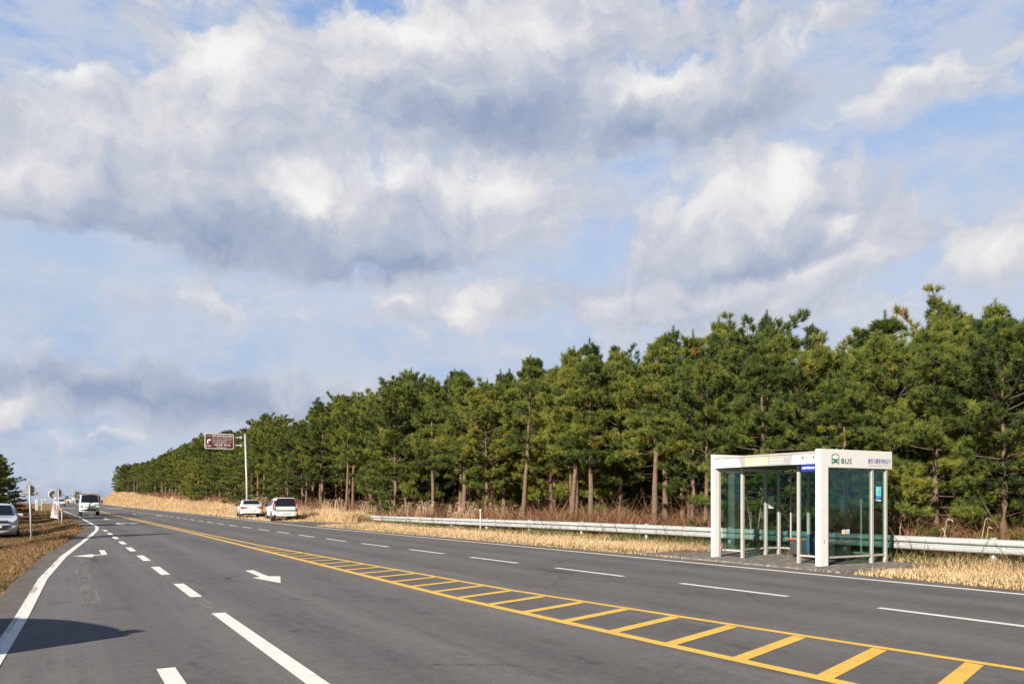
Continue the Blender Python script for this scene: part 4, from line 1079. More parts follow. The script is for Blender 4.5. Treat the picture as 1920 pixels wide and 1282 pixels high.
for yy in (Y0 + 0.005, Y1 - 0.10):
    rail((X0 + 0.28, yy - r, 0.20 - r), (X1 - 0.54, yy + r, 0.20 + r)); rail((X1 - 0.46, yy - r, 0.20 - r), (X1 - 0.06, yy + r, 0.20 + r))
def pane(lo, hi): return MB().box(lo, hi).build('pane', M['glass'], S)
g = 0.004
pane((XW - g, 12.22, 0.222), (XW + g, 12.89, 2.178)); pane((XW - g, 14.76, 0.222), (XW + g, Y1 - 0.14, 2.178))
pane((X1 - g, Y0 + 0.05, 0.222), (X1 + g, 13.16, 2.178)); pane((X1 - g, 13.24, 0.222), (X1 + g, 14.28, 2.178)); pane((X1 - g, 14.36, 0.222), (X1 + g, Y1 - 0.15, 2.178))
np_ = pane((X0 + 0.28, Y0 + 0.001, 0.222), (X1 - 0.54, Y0 + 0.009, 2.21)); np2 = pane((X1 - 0.46, Y0 + 0.001, 0.222), (X1 - 0.04, Y0 + 0.009, 2.21))
pane((X0 + 0.28, Y1 - 0.104, 0.222), (X1 - 0.56, Y1 - 0.096, 2.23)); fp2 = pane((X1 - 0.48, Y1 - 0.104, 0.222), (X1 - 0.06, Y1 - 0.096, 2.23))
for yy in (12.75, 14.9): rail((X1 - 0.02, yy - 0.018, 0.225), (X1 + 0.02, yy + 0.018, 2.176))
# notices stuck to the glass
ys = Y0 - 0.004
def notice(name, x0, x1, z0, z1, y, mt, parent): return MB().box((x0, y, z0), (x1, y + 0.003, z1)).build(name, mt, parent)
po = notice('poster', X1 - 0.345, X1 - 0.165, 1.585, 1.80, ys, M['cyan'], S); po['label'] = 'light blue bus poster with a green bus on it'
notice('poster_band', X1 - 0.345, X1 - 0.165, 1.52, 1.585, ys - 0.001, M['skyblue'], po)
bus_icon(po, X1 - 0.255, ys - 0.004, 1.63, 0.085, 0.12, M['brightgreen'], white=M['cyan'])
text('lettering', '버스정보', 0.10, 0.014, M['red'], po, (X1 - 0.255, ys - 0.002, 1.775), FACE_BACK)
text('lettering', '정류소 안내', 0.12, 0.02, M['paper'], po, (X1 - 0.255, ys - 0.003, 1.55), FACE_BACK)
b = MB(); b.prism([(X1 - 0.355, 1.485), (X1 - 0.30, 1.465), (X1 - 0.26, 1.478), (X1 - 0.21, 1.452), (X1 - 0.165, 1.47), (X1 - 0.16, 1.492), (X1 - 0.355, 1.50)], 1, ys, ys + 0.003); b.build('torn_paper', M['paper'], S)
st = notice('sticker', X0 + 0.80, X0 + 1.06, 0.715, 0.815, ys, M['paper'], S); st['label'] = 'small coloured sticker low on the end glass'
notice('sticker_print', X0 + 0.80, X0 + 0.90, 0.718, 0.765, ys - 0.003, M['yellowprint'], st); notice('sticker_print', X0 + 0.905, X0 + 0.96, 0.72, 0.81, ys - 0.003, M['orange'], st); notice('sticker_print', X0 + 0.965, X0 + 1.055, 0.72, 0.79, ys - 0.003, M['cyan'], st)
text('lettering', '교통카드', 0.09, 0.03, M['blue'], st, (X0 + 0.85, ys - 0.005, 0.79), FACE_BACK)
yb = Y1 - 0.152
bo = notice('notice_board', X1 - 0.455, X1 - 0.28, 1.66, 1.83, yb, M['signback'], S); bus_icon(bo, X1 - 0.367, yb - 0.004, 1.685, 0.085, 0.115, M['dark'], white=M['signback'])
notice('board_band', X1 - 0.455, X1 - 0.27, 1.60, 1.655, yb, M['skyblue'], bo)
tt = notice('timetable', X1 - 0.46, X1 - 0.27, 1.26, 1.59, yb, M['paper'], S)
text('lettering', '버스 시간표', 0.12, 0.022, M['red'], tt, (X1 - 0.365, yb - 0.002, 1.565), FACE_BACK)
text('lettering', '\n'.join(['07:10  08:25  09:40', '10:30  11:45  13:00', '14:20  15:35  16:50', '17:40  18:55  20:10'] * 2), 0.15, 0.24, M['greytext'], tt, (X1 - 0.365, yb - 0.002, 1.41), FACE_BACK)
hs = MB().box((X0 + 0.012, 12.175, 2.135), (X0 + 0.022, 12.565, 2.288)).build('hanging_sign', M['bluesign'], S); hs['label'] = 'small blue sign hanging under the fascia'
text('lettering', '1588▶세화콜◀1588', 0.35, 0.058, M['whiteprint'], hs, (X0 + 0.009, 12.37, 2.212), FACE_ROAD, bold=0.012)
notice('notice', X1 - 0.30, X1 - 0.12, 1.18, 1.50, 13.12, M['paper'], S).location = (0.0, 0.0, 0)

B = thing('bench', 'orange-brown wooden bench with dark panels inside the bus shelter', 'bench', (0, 0, 0))
b = MB()
for k in range(3): b.box((16.32 + 0.14 * k, 12.75, 0.47), (16.44 + 0.14 * k, 14.45, 0.505))
b.build('seat', M['teak'], B, bevel=0.006)
MB().box((16.36, 12.80, 0.10), (16.40, 14.38, 0.468)).build('front_panel', M['dark'], B)
for yy in (12.86, 14.32): MB().box((16.41, yy - 0.03, 0.045), (16.72, yy + 0.03, 0.468)).build('leg', M['dark'], B)

# ------------------------------------------------------------------ the person waiting on the bench
def skin_mesh(name, joints, edges, radii, mt, parent, sub=2):
    me = bpy.data.meshes.new(name); me.from_pydata(joints, edges, []); o = bpy.data.objects.new(name, me); COL.objects.link(o)
    o.modifiers.new('skin', 'SKIN'); o.modifiers.new('sub', 'SUBSURF').levels = sub
    for i, (v, r_) in enumerate(zip(me.skin_vertices[0].data, radii)):
        v.radius = (r_, r_) if not isinstance(r_, tuple) else r_; v.use_root = (i == 0)
    bpy.context.view_layer.update()
    m2 = bpy.data.meshes.new_from_object(o.evaluated_get(bpy.context.evaluated_depsgraph_get())); bpy.data.objects.remove(o)
    m2.materials.clear(); m2.materials.append(mt); m2.polygons.foreach_set('use_smooth', np.ones(len(m2.polygons), bool)); m2.name = name
    return link(name, m2, parent)
def person():
    root = thing('person', 'person in black jacket and blue trousers seated on the shelter bench', 'person', (16.52, 13.42, 0.0), pi / 2)
    # local frame: +Y is forward (towards the road), +Z up; seat at 0.505
    J = [(0, 0, .60), (0, -.02, .80), (0, 0.0, 1.00), (0, .05, 1.10), (0, .08, 1.18), (0, .11, 1.27), (0, .12, 1.33)]
    R = [(.13, .11), (.13, .10), (.15, .10), .055, .062, .078, .06]; E = [(i, i + 1) for i in range(6)]
    for s in (-1, 1):
        k = len(J)
        J += [(s * .17, .02, 1.03), (s * .23, .06, .80), (s * .13, .30, .70), (s * .11, .38, .685)]; R += [.055, .045, .035, .028]
        E += [(2, k), (k, k + 1), (k + 1, k + 2), (k + 2, k + 3)]
        for f, (dx, L) in enumerate(((-.028, .070), (-.010, .080), (.008, .076), (.026, .062))):   # four bent fingers and a thumb
            q = len(J); J += [(s * .11 + dx, .38 + L * .6, .675), (s * .11 + dx, .38 + L, .640)]; R += [.009, .008]; E += [(k + 3, q), (q, q + 1)]
        q = len(J); J += [(s * .07, .385, .68), (s * .055, .415, .662)]; R += [.010, .009]; E += [(k + 3, q), (q, q + 1)]
        q = len(J); J += [(s * .10, .04, .59), (s * .12, .44, .585), (s * .12, .42, .14), (s * .12, .42, .085), (s * .125, .56, .075)]; R += [.085, .060, .042, .035, .032]
        E += [(0, q), (q, q + 1), (q + 1, q + 2), (q + 2, q + 3), (q + 3, q + 4)]
    body = skin_mesh('body', J, E, R, M['skin'], root)
    # face: nose and ears on the head, eyes as dark ovals
    b = MB(); b.box((-.012, .185, 1.245), (.012, .212, 1.275)); b.build('nose', M['skin'], body, bevel=0.008)
    e = MB()
    for s in (-1, 1): e.lathe([(-.008, .001), (-.005, .010), (0, .012), (.006, .007), (.008, .001)], (s * .033, .178, 1.285), 'y', 10)
    e.build('eyes', M['black'], body)
    HJ = [(0, .09, 1.36), (0, .05, 1.31), (0, .045, 1.25)]; skin_mesh('hair', HJ, [(0, 1), (1, 2)], [.072, .080, .060], M['hair'], root)
    JJ = [(0, 0, .58), (0, -.02, .80), (0, 0, 1.00), (0, .04, 1.09)]; JR = [(.155, .135), (.155, .125), (.175, .125), .075]; JE = [(0, 1), (1, 2), (2, 3)]
    for s in (-1, 1):
        k = len(JJ); JJ += [(s * .17, .02, 1.03), (s * .24, .06, .80), (s * .14, .28, .705)]; JR += [.075, .064, .050]; JE += [(2, k), (k, k + 1), (k + 1, k + 2)]
    skin_mesh('jacket', JJ, JE, JR, M['jacket'], root)
    TJ = [(0, 0, .60)]; TR = [.13]; TE = []
    for s in (-1, 1):
        k = len(TJ); TJ += [(s * .10, .04, .595), (s * .12, .45, .60), (s * .12, .43, .14)]; TR += [.098, .080, .062]; TE += [(0, k), (k, k + 1), (k + 1, k + 2)]
    skin_mesh('trousers', TJ, TE, TR, M['jeans'], root)
    for s in (-1, 1): skin_mesh('shoe', [(s * .12, .40, .09), (s * .125, .50, .085), (s * .125, .62, .08)], [(0, 1), (1, 2)], [.048, .045, .038], M['black'], root)
person()

# ------------------------------------------------------------------ guardrail
GR = thing('guardrail', 'grey galvanised steel guardrail running behind the bus shelter', 'guardrail', (0, 0, 0))
prof = [(0.00, 0.40), (-0.055, 0.415), (-0.08, 0.44), (-0.092, 0.50), (-0.075, 0.525), (0.0, 0.545), (0.0, 0.59), (-0.082, 0.603), (-0.092, 0.625), (-0.088, 0.68), (-0.05, 0.715), (0.0, 0.73)]
def railz(y): return -0.11 - 0.16 * float(smooth(20, 52, y))
def railx(y): return 17.95 - 0.004 * (y - 20) - 0.0 * y
ycuts = [1.5 + 4.0 * k for k in range(13)] + [52.3]
for k in range(len(ycuts) - 1):
    a, c = ycuts[k], ycuts[k + 1] + (0.12 if k < len(ycuts) - 2 else 0); b = MB(); t = 0.004; o_ = 0.0045 * (k % 2)
    n = len(prof); vs = []
    for yy in (a, c):
        x0 = railx(yy) - o_; z0 = railz(yy)
        vs += [(x0 + u, yy, z0 + w) for u, w in prof] + [(x0 + u + t, yy, z0 + w) for u, w in prof]
    fs = [(i, i + 1, 2 * n + i + 1, 2 * n + i) for i in range(n - 1)] + [(n + i + 1, n + i, 3 * n + i, 3 * n + i + 1) for i in range(n - 1)]
    fs += [(i + 1, i, n + i, n + i + 1) for i in range(n - 1)] + [(2 * n + i, 2 * n + i + 1, 3 * n + i + 1, 3 * n + i) for i in range(n - 1)]
    fs += [(0, 2 * n, 3 * n, n), (n - 1, 2 * n - 1, 4 * n - 1, 3 * n - 1)]
    b.add(vs, fs); b.build('rail', M['zinc'], GR)
    bb = MB()
    if k:
        for dy in (0.02, 0.10):
            for zz in (0.485, 0.645):
                x0 = railx(a) - 0.10; z0 = railz(a); bb.lathe([(0, 0.001), (0, 0.016), (0.012, 0.016)], (x0 + 0.002, a + dy, z0 + zz), 'x', 8)
        bb.build('bolts', M['zincpost'], GR)
yy = 10.2 - 8
while yy < 52.2:
    z0 = railz(yy); x0 = railx(yy) + 0.10
    b = MB(); b.tube([(x0, yy, z0 - 0.4), (x0, yy, z0 + 0.76)], 0.07, 14); b.build('post', M['zincpost'], GR)
    MB().box((x0 - 0.10, yy - 0.05, z0 + 0.50), (x0 - 0.06, yy + 0.05, z0 + 0.66)).build('spacer', M['zincpost'], GR)
    yy += 4.0
b = MB(); x0 = railx(52.3); z0 = railz(52.3)
b.lathe([(0.39, 0.001), (0.39, 0.095), (0.74, 0.095), (0.74, 0.001)], (x0 + 0.035, 52.34, z0), 'z', 14); b.build('end_cap', M['zinc'], GR)

# ------------------------------------------------------------------ marker posts
def marker(x, y, h, col, label, name='marker_post', z=None):
    z0 = float(gz(x, y)) if z is None else z
    t = thing(name, label, 'marker post', (x, y, z0), 0, None)
    MB().tube([(0, 0, -0.1), (0, 0, h - 0.10)], 0.035, 12).build('post', M['alu'] if col == 'white' else M['pole'], t)
    if col == 'white':
        MB().tube([(0, 0, h - 0.098), (0, 0, h - 0.08)], 0.04, 12).build('collar', M['signback'], t)
        MB().lathe([(-0.02, 0.001), (-0.02, 0.048), (0.02, 0.048), (0.02, 0.001)], (0, 0, h - 0.03), 'y', 18).build('reflector', M['plate'], t)
    else:
        MB().lathe([(-0.022, 0.001), (-0.022, 0.085), (0.022, 0.085), (0.022, 0.001)], (0, 0, h - 0.03), 'y', 20).build('reflector', M['orange'], t)
c = at(901, 1000); marker(c.x, c.y, 1.06, 'white', 'white roadside marker post in front of the guardrail')
marker(13.6, 76, 0.95, 'white', 'small white marker post in dry grass left of the parked saloon')
marker(-1.62, 27.0, 0.92, 'orange', 'orange reflector post in front of the parked silver car')
marker(0.18, 58, 0.92, 'orange', 'orange reflector post at the road edge beyond the triangular signs')

# ------------------------------------------------------------------ brown direction sign on its pole
T_ = thing('direction_sign', 'brown direction sign with white lettering on a tall grey pole', 'road sign', (15.25, 77.0, float(gz(15.25, 77.0))), 0)
zt = 7.6
MB().tube([(0.04, 0, -0.3), (0, 0, 3), (-0.16, 0, zt)], [0.105, 0.095, 0.08], 18).build('pole', M['pole'], T_)
MB().lathe([(zt, 0.085), (zt + 0.05, 0.07), (zt + 0.06, 0.001)], (-0.16, 0, 0), 'z', 18).build('pole_cap', M['pole'], T_)
for zz in (6.55, 7.28):
    MB().tube([(-1.25, -0.0, zz), (0.45, 0.0, zz)], 0.042, 10).build('arm', M['pole'], T_)
    MB().box((-0.62, -0.10, zz - 0.12), (-0.42, 0.10, zz + 0.12)).build('clamp', M['zinc'], T_, bevel=0.02)
rot = Matrix.Rotation(radians(-8), 4, 'Z')
PN = MB(); 
def rrect(x0, x1, z0, z1, r):
    o = []
    for cx, cz, a in ((x1 - r, z1 - r, 0), (x0 + r, z1 - r, 90), (x0 + r, z0 + r, 180), (x1 - r, z0 + r, 270)):
        o += [(cx + r * cos(radians(a + k * 22.5)), cz + r * sin(radians(a + k * 22.5))) for k in range(5)]
    return o
sx0, sx1, sz0, sz1 = -3.72, -1.20, 6.17, 7.56
P_ = MB().prism(rrect(sx0, sx1, sz0, sz1, 0.10), 1, -0.14, -0.09).build('panel', M['whiteprint'], T_); P_.rotation_euler = (0, 0, 0)
MB().prism(rrect(sx0 + 0.045, sx1 - 0.045, sz0 + 0.045, sz1 - 0.045, 0.08), 1, -0.144, -0.1405).build('brown_face', M['brownsign'], P_)
yl = -0.148; sc = 2.70
def L(s, u0, u1, v0, v1, bold=0.0):       # u, v: fractions of the panel
    w = (u1 - u0) * (sx1 - sx0); h = (v1 - v0) * (sz1 - sz0)
    text('lettering', s, w, h, M['whiteprint'], P_, (sx0 + (u0 + u1) / 2 * (sx1 - sx0), yl, sz1 - (v0 + v1) / 2 * (sz1 - sz0)), FACE_BACK, bold=bold)
L('제주세계자연유산센터', 0.25, 0.955, 0.085, 0.225, 0.012)
L('Jeju World Natural Heritage Center', 0.25, 0.955, 0.275, 0.345, 0.008)
L('济州世界自然遗产中心', 0.25, 0.955, 0.395, 0.475)
L('済州世界自然遺産センター', 0.25, 0.955, 0.53, 0.61)
L('거문오름', 0.31, 0.60, 0.67, 0.81, 0.012); L('拒文岳', 0.65, 0.88, 0.67, 0.80, 0.006)
L('Geomunoreum', 0.41, 0.74, 0.865, 0.93, 0.006)
L('0.4km', 0.05, 0.225, 0.76, 0.86, 0.012)
b = MB(); W_ = sx1 - sx0; H_ = sz1 - sz0
def UV(u, v): return (sx0 + u * W_, sz1 - v * H_)
b.prism([UV(.08, .67), UV(.08, .46), UV(.10, .405), UV(.14, .385), UV(.165, .385), UV(.165, .345), UV(.215, .425), UV(.165, .51), UV(.165, .465), UV(.135, .465), UV(.12, .49), UV(.12, .67)], 1, yl, yl + 0.003)
b.build('turn_arrow', M['whiteprint'], P_)
b = MB(); b.box((UV(.05, .225)[0], yl, UV(.05, .225)[1]), (UV(.125, .10)[0], yl + 0.003, UV(.125, .10)[1])); b.prism([(UV(.19, .16)[0] + 0.095 * cos(k * pi / 8), UV(.19, .16)[1] + 0.095 * sin(k * pi / 8)) for k in range(16)], 1, yl, yl + 0.003)
b.build('emblem', M['greyprint'], P_)
b = MB(); b.box((UV(.06, .20)[0], yl - 0.003, UV(.06, .205)[1]), (UV(.115, .12)[0], yl - 0.001, UV(.115, .12)[1])); b.prism([(UV(.19, .16)[0] + 0.06 * cos(k * pi / 8), UV(.19, .16)[1] + 0.06 * sin(k * pi / 8)) for k in range(16)], 1, yl - 0.003, yl - 0.001)
b.build('emblem_core', M['brownsign'], P_)

# ------------------------------------------------------------------ triangular signs seen from behind
def tri_sign(x, y, base_h, side, label, lean, dark):
    z0 = float(gz(x, y)); t = thing('warning_sign', label, 'road sign', (x, y, z0), 0)
    t.rotation_euler = (0, lean, 0)
    MB().tube([(0, 0, -0.2), (0, 0, base_h + side * 0.62)], 0.035, 12).build('pole', M['pole'] if not dark else M['signback'], t)
    hh = side * 0.866; h = side / 2; r_ = 0.04
    P = [(-h, base_h + r_), (-h + r_ * .4, base_h), (h - r_ * .4, base_h), (h, base_h + r_), (r_ * .5, base_h + hh), (-r_ * .5, base_h + hh)]
    pl = MB().prism(P, 1, 0.045, 0.055).build('plate', M['signback'], t)
    MB().prism([(a * 0.82, base_h + 0.06 + (bb - base_h) * 0.80) for a, bb in P], 1, 0.0552, 0.057).build('front_face', M['yellowprint'], pl)
    for zz, w in ((base_h + hh * 0.16, 0.24), (base_h + hh * 0.66, 0.13)):
        MB().box((-w, 0.02, zz - 0.025), (w, 0.0448, zz + 0.025)).build('bracket', M['alu'], t)
    return t
tri_sign(-1.03, 40.5, 1.90, 0.74, 'large triangular road sign seen from behind, beside the parked silver car', radians(-1.6), False)
tri_sign(0.02, 66.0, 1.78, 0.84, 'smaller triangular road sign seen from behind, with a white banner at its pole', radians(-0.5), True)
# white banner leaning on the second sign
t = thing('banner', 'narrow white advertising banner with red lettering on the verge', 'banner', (-0.30, 64.5, float(gz(-0.3, 64.5))), 0)
MB().tube([(0.28, 0, -0.1), (0.16, 0, 1.9)], 0.015, 8).build('pole', M['signback'], t)
n = 9; vs = []
for i in range(n):
    u = i / (n - 1); z = 0.30 + 1.55 * u; wv = 0.012 * sin(u * 7)
    vs += [(0.26 - 0.05 * u - 0.46 + 0.26 * u, wv - 0.02, z + 0.10 * (1 - u)), (0.26 - 0.05 * u, wv, z), ]
me_ = MB(); me_.add(vs, [(2 * i, 2 * i + 1, 2 * i + 3, 2 * i + 2) for i in range(n - 1)])
clo = me_.build('cloth', M['paper'], t); md = clo.modifiers.new('thick', 'SOLIDIFY'); md.thickness = 0.004
text('lettering', '감\n귤\n체\n험', 0.13, 0.80, M['red'], clo, (0.06, -0.042, 0.98), (pi / 2, radians(-5), 0), bold=0.01)
text('lettering', '제주', 0.2, 0.12, M['blue'], clo, (0.10, -0.042, 1.62), (pi / 2, 0, 0), bold=0.01)

# ------------------------------------------------------------------ vehicles
def wheel(parent, x, y, r, w, side):
    wl = MB().lathe([(-w / 2, r * 0.62), (-w / 2, r * 0.93), (-w * 0.38, r), (w * 0.38, r), (w / 2, r * 0.93), (w / 2, r * 0.62)], (0, 0, 0), 'x', 28)
    o = wl.build('wheel', M['rubber'], parent); o.location = (x, y, r)
    s = side; b = MB(); b.lathe([(s * w * 0.30, r * 0.64), (s * w * 0.47, r * 0.62), (s * w * 0.44, r * 0.52)], (0, 0, 0), 'x', 28)
    for k in range(5):
        a = 2 * pi * k / 5; m_ = Matrix.Rotation(a, 4, 'X')
        b.box((min(s * w * 0.34, s * w * 0.44), -r * 0.09, r * 0.08), (max(s * w * 0.34, s * w * 0.44), r * 0.09, r * 0.56), m_)
    b.lathe([(s * w * 0.45, 0.001), (s * w * 0.45, r * 0.16), (s * w * 0.30, r * 0.18)], (0, 0, 0), 'x', 14)
    b.build('rim', M['rim'], o)
    MB().lathe([(s * w * 0.10, 0.001), (s * w * 0.10, r * 0.62)], (0, 0, 0), 'x', 20).build('brake_disc', M['dark'], o)
    return o

def loft(stations, n_side=None):
    """stations: (y, [(half width, z) ...]) from the tail to the nose; half sections run from the bottom centre up to the top centre"""
    vs = []; fs = []; k = len(stations[0][1])
    for y, sec in stations:
        vs += [(w, y, z) for w, z in sec] + [(-w, y, z) for w, z in sec]
    for i in range(len(stations) - 1):
        a = i * 2 * k; c = (i + 1) * 2 * k
        for j in range(k - 1):
            fs.append((a + j, a + j + 1, c + j + 1, c + j)); fs.append((a + k + j + 1, a + k + j, c + k + j, c + k + j + 1))
    for e in (0, (len(stations) - 1) * 2 * k):
        for j in range(k - 1): fs.append((e + j, e + j + 1, e + k + j + 1, e + k + j))
    return vs, fs

def car(kind, label, paint, loc, rz, front=False):
    C = {'saloon': dict(L=4.75, W=1.83, H=1.46, wr=0.33, wx=(0.95, 3.72)), 'hatch': dict(L=4.12, W=1.80, H=1.61, wr=0.33, wx=(0.62, 3.22)),
         'suv': dict(L=4.42, W=1.83, H=1.67, wr=0.36, wx=(0.86, 3.50))}[kind]
    root = thing('parked_car' if not front == 'far' else 'car', label, 'car', loc, rz)
    L, W, H = C['L'], C['W'], C['H']; h = W / 2
    # y runs from the tail (0) to the nose (L); origin of the car at mid length on the ground
    if kind == 'saloon':
        belt = [(0.0, .98), (0.35, 1.03), (1.1, .99), (2.4, .95), (3.2, .93), (3.6, .90), (4.3, .80), (4.65, .68), (4.75, .58)]
        top = [(0.0, .98), (0.35, 1.035), (0.62, 1.06), (1.25, 1.37), (1.9, 1.46), (2.5, 1.45), (3.05, 1.27), (3.6, .955), (4.3, .85), (4.65, .72), (4.75, .60)]
        ys = [0.0, .06, .35, .62, .95, 1.25, 1.6, 1.9, 2.5, 2.8, 3.05, 3.35, 3.6, 4.0, 4.3, 4.55, 4.75]
    elif kind == 'hatch':
        belt = [(0.0, .98), (0.25, 1.05), (1.0, 1.04), (2.0, 1.0), (2.9, .97), (3.2, .95), (3.7, .88), (4.0, .76), (4.12, .60)]
        top = [(0.0, .985), (.06, 1.06), (.16, 1.40), (.30, 1.57), (.9, 1.61), (1.7, 1.60), (2.3, 1.50), (2.95, 1.02), (3.2, .98), (3.7, .92), (4.0, .80), (4.12, .63)]
        ys = [0.0, .06, .16, .30, .6, .9, 1.3, 1.7, 2.0, 2.3, 2.62, 2.95, 3.2, 3.5, 3.7, 3.9, 4.12]
    else:
        belt = [(0.0, 1.02), (0.25, 1.08), (1.2, 1.07), (2.2, 1.04), (3.0, 1.02), (3.3, 1.02), (3.9, .96), (4.25, .84), (4.42, .66)]
        top = [(0.0, 1.03), (.08, 1.1), (.28, 1.48), (.45, 1.60), (1.1, 1.67), (1.9, 1.66), (2.4, 1.57), (3.2, 1.07), (3.4, 1.05), (3.9, 1.0), (4.25, .88), (4.42, .70)]
        ys = [0.0, .08, .28, .45, .8, 1.1, 1.5, 1.9, 2.15, 2.4, 2.8, 3.2, 3.4, 3.7, 3.95, 4.2, 4.42]
    def bt(y): return float(np.interp(y, [a for a, _ in belt], [c for _, c in belt]))
    def tp(y): return float(np.interp(y, [a for a, _ in top], [c for _, c in top]))
    def plan(y):          # half width in plan: rounded nose and tail
        t = y / L; return h * (1 - 0.10 * max(0, 1 - t / 0.09) ** 2 - 0.16 * max(0, (t - 0.86) / 0.14) ** 2)
    def sec(y):
        w = plan(y); zb = 0.24 if 0.3 < y < L - 0.3 else 0.30; b_ = bt(y); t_ = max(tp(y), b_ + 0.012)
        cab = min(1.0, max(0.0, (t_ - b_) / 0.45)); wt = w * (0.955 - 0.20 * cab)
        return [(0.0, zb), (w * .90, zb), (w * .965, zb + .08), (w * 1.0, .5), (w * .995, .62), (w * .965, b_ - .05), (w * .935, b_), (wt + .03 * w, b_ + (t_ - b_) * .80), (wt * .93, b_ + (t_ - b_) * .96), (wt * .55, t_), (0.0, t_ + 0.012)]
    vs, fs = loft([(y, sec(y)) for y in ys]); b = MB(); b.flag = True; b.add(vs, fs)
    body = b.build('body', paint, root, subsurf=1); body.location = (0, -L / 2, 0)
    oy = -L / 2
    # wheel arches, wheels
    for s in (-1, 1):
        for wy in C['wx']:
            a = MB(); a.lathe([(s * (h - 0.26), C['wr'] * 1.13), (s * (h + 0.004), C['wr'] * 1.13), (s * (h + 0.004), C['wr'] * 0.9)], (0, wy, C['wr']), 'x', 26); a.build('wheel_arch', M['black'], body)
            wheel(root, s * (h - 0.085), wy + oy, C['wr'], 0.21, s)
    # windows stand a few mm proud of the cabin
    def side_pt(s, y, f, out=0.012):
        b_ = bt(y); t_ = tp(y); w = plan(y); cab = min(1.0, max(0.0, (t_ - b_) / 0.45)); wt = w * (0.955 - 0.20 * cab)
        x = (w * .935) * (1 - f) + (wt + .03 * w) * f; z = b_ + (t_ - b_) * .80 * f
        return (s * (x + out), y, z)
    spans = {'saloon': [(1.12, 1.95), (2.05, 3.15)], 'hatch': [(0.62, 1.05), (1.12, 1.85), (1.95, 2.72)], 'suv': [(.75, 1.2), (1.3, 2.05), (2.15, 2.98)]}[kind]
    for s in (-1, 1):
        for (a0, a1) in spans:
            q = MB(); N = 5; vv = []
            for i in range(N + 1):
                y = a0 + (a1 - a0) * i / N; vv += [side_pt(s, y, 0.10), side_pt(s, y, 0.92)]
            q.add(vv, [(2 * i, 2 * i + 2, 2 * i + 3, 2 * i + 1) for i in range(N)]); o = q.build('side_window', M['carglass'], body)
    def cross_glass(name, rows, m_, out=(0, 0, 0)):
        q = MB(); vv = []
        for (y, z, w) in rows: vv += [(-w + out[0], y + out[1], z + out[2]), (0, y + out[1] * 1.6, z + out[2] * 1.6), (w, y + out[1], z + out[2])]
        q.add(vv, [f for i in range(len(rows) - 1) for f in ((3 * i, 3 * i + 1, 3 * i + 4, 3 * i + 3), (3 * i + 1, 3 * i + 2, 3 * i + 5, 3 * i + 4))]); return q.build(name, m_, body)
    if kind == 'saloon':
        cross_glass('rear_window', [(.66, 1.075, .64), (.95, 1.225, .60), (1.22, 1.352, .56)], M['carglass'], (0, -.028, .034))
        cross_glass('windscreen', [(3.52, 1.0, .66), (3.05, 1.27, .60), (2.6, 1.42, .56)], M['carglass'], (0, .02, .02))
        MB().box((-.60, -.035, .985), (.60, .03, 1.035)).build('spoiler_lip', paint, body, bevel=.012)
        MB().prism([(-.50, .62), (.50, .62), (.40, .42), (-.40, .42)], 1, L - .14, L + .014).build('grille', M['black'], body)
        for s in (-1, 1):
            MB().prism([(s * .87, .90), (s * .36, .86), (s * .34, .83), (s * .58, .77), (s * .86, .74)], 1, -.028, .10).build('tail_light', M['taillight'], body, bevel=.01)
            MB().box((min(s * .60, s * .85), -.03, .30), (max(s * .60, s * .85), .0, .33)).build('reflector', M['taillight'], body)
        MB().box((-.27, -.022, .515), (.27, .02, .63)).build('number_plate', M['plate'], body, bevel=.006)
        MB().box((-.30, -.016, .64), (.30, .02, .655)).build('plate_recess', M['chrome'], body)
        MB().prism([(-.80, .235), (.80, .235), (.74, .385), (-.74, .385)], 1, -.03, .25).build('rear_bumper', M['black'], body, bevel=.02)
        text('lettering', '37허 2185', .44, .075, M['greytext'], body, (0, -.026, .572), FACE_BACK, bold=.01)
    if kind == 'hatch':
        cross_glass('rear_window', [(.035, 1.02, .66), (.07, 1.14, .64), (.15, 1.40, .60), (.22, 1.50, .57)], M['carglass'], (0, -.045, .012))
        MB().prism(rrect(-.71, .71, .70, 1.02, .05), 1, -.034, .05).build('tailgate_frame', M['black'], body)
        MB().prism(rrect(-.66, .66, .745, .985, .03), 1, -.050, .0).build('tailgate_panel', paint, body, bevel=.012)
        MB().prism([(.035 * cos(k * pi / 6), .865 + .022 * sin(k * pi / 6)) for k in range(12)], 1, -.055, -.05).build('badge', M['chrome'], body)
        for s in (-1, 1):
            MB().prism([(s * .74, .70), (s * .86, .80), (s * .84, 1.08), (s * .74, 1.42), (s * .66, 1.44), (s * .69, 1.05), (s * .69, .78)], 1, -.035, .24).build('tail_light', M['taillight'], body, bevel=.012)
            MB().prism([(s * .745, .82), (s * .80, .86), (s * .785, 1.05), (s * .735, 1.22), (s * .725, 1.0)], 1, -.045, -.03).build('lamp_inlay', M['headlight'], body)
            MB().prism([(s * .76 + .055 * cos(k * pi / 6), .40 + .055 * sin(k * pi / 6)) for k in range(12)], 1, -.03, .12).build('fog_light', M['taillight'] if s < 0 else M['dark'], body)
        cross_glass('windscreen', [(2.98, 1.02, .68), (2.62, 1.28, .62), (2.32, 1.46, .58)], M['carglass'], (0, .02, .02))
        MB().prism([(-.86, .24), (.86, .24), (.82, .335), (-.82, .335)], 1, -.035, .3).build('rear_bumper', M['black'], body, bevel=.02)
        MB().box((-.28, -.028, .47), (.28, .02, .565)).build('number_plate', M['plate'], body, bevel=.006)
        text('lettering', '68하 3407', .44, .07, M['greytext'], body, (0, -.034, .518), FACE_BACK, bold=.01)
        MB().box((-.60, .08, 1.555), (.60, .34, 1.60)).build('roof_spoiler', paint, body, bevel=.02)
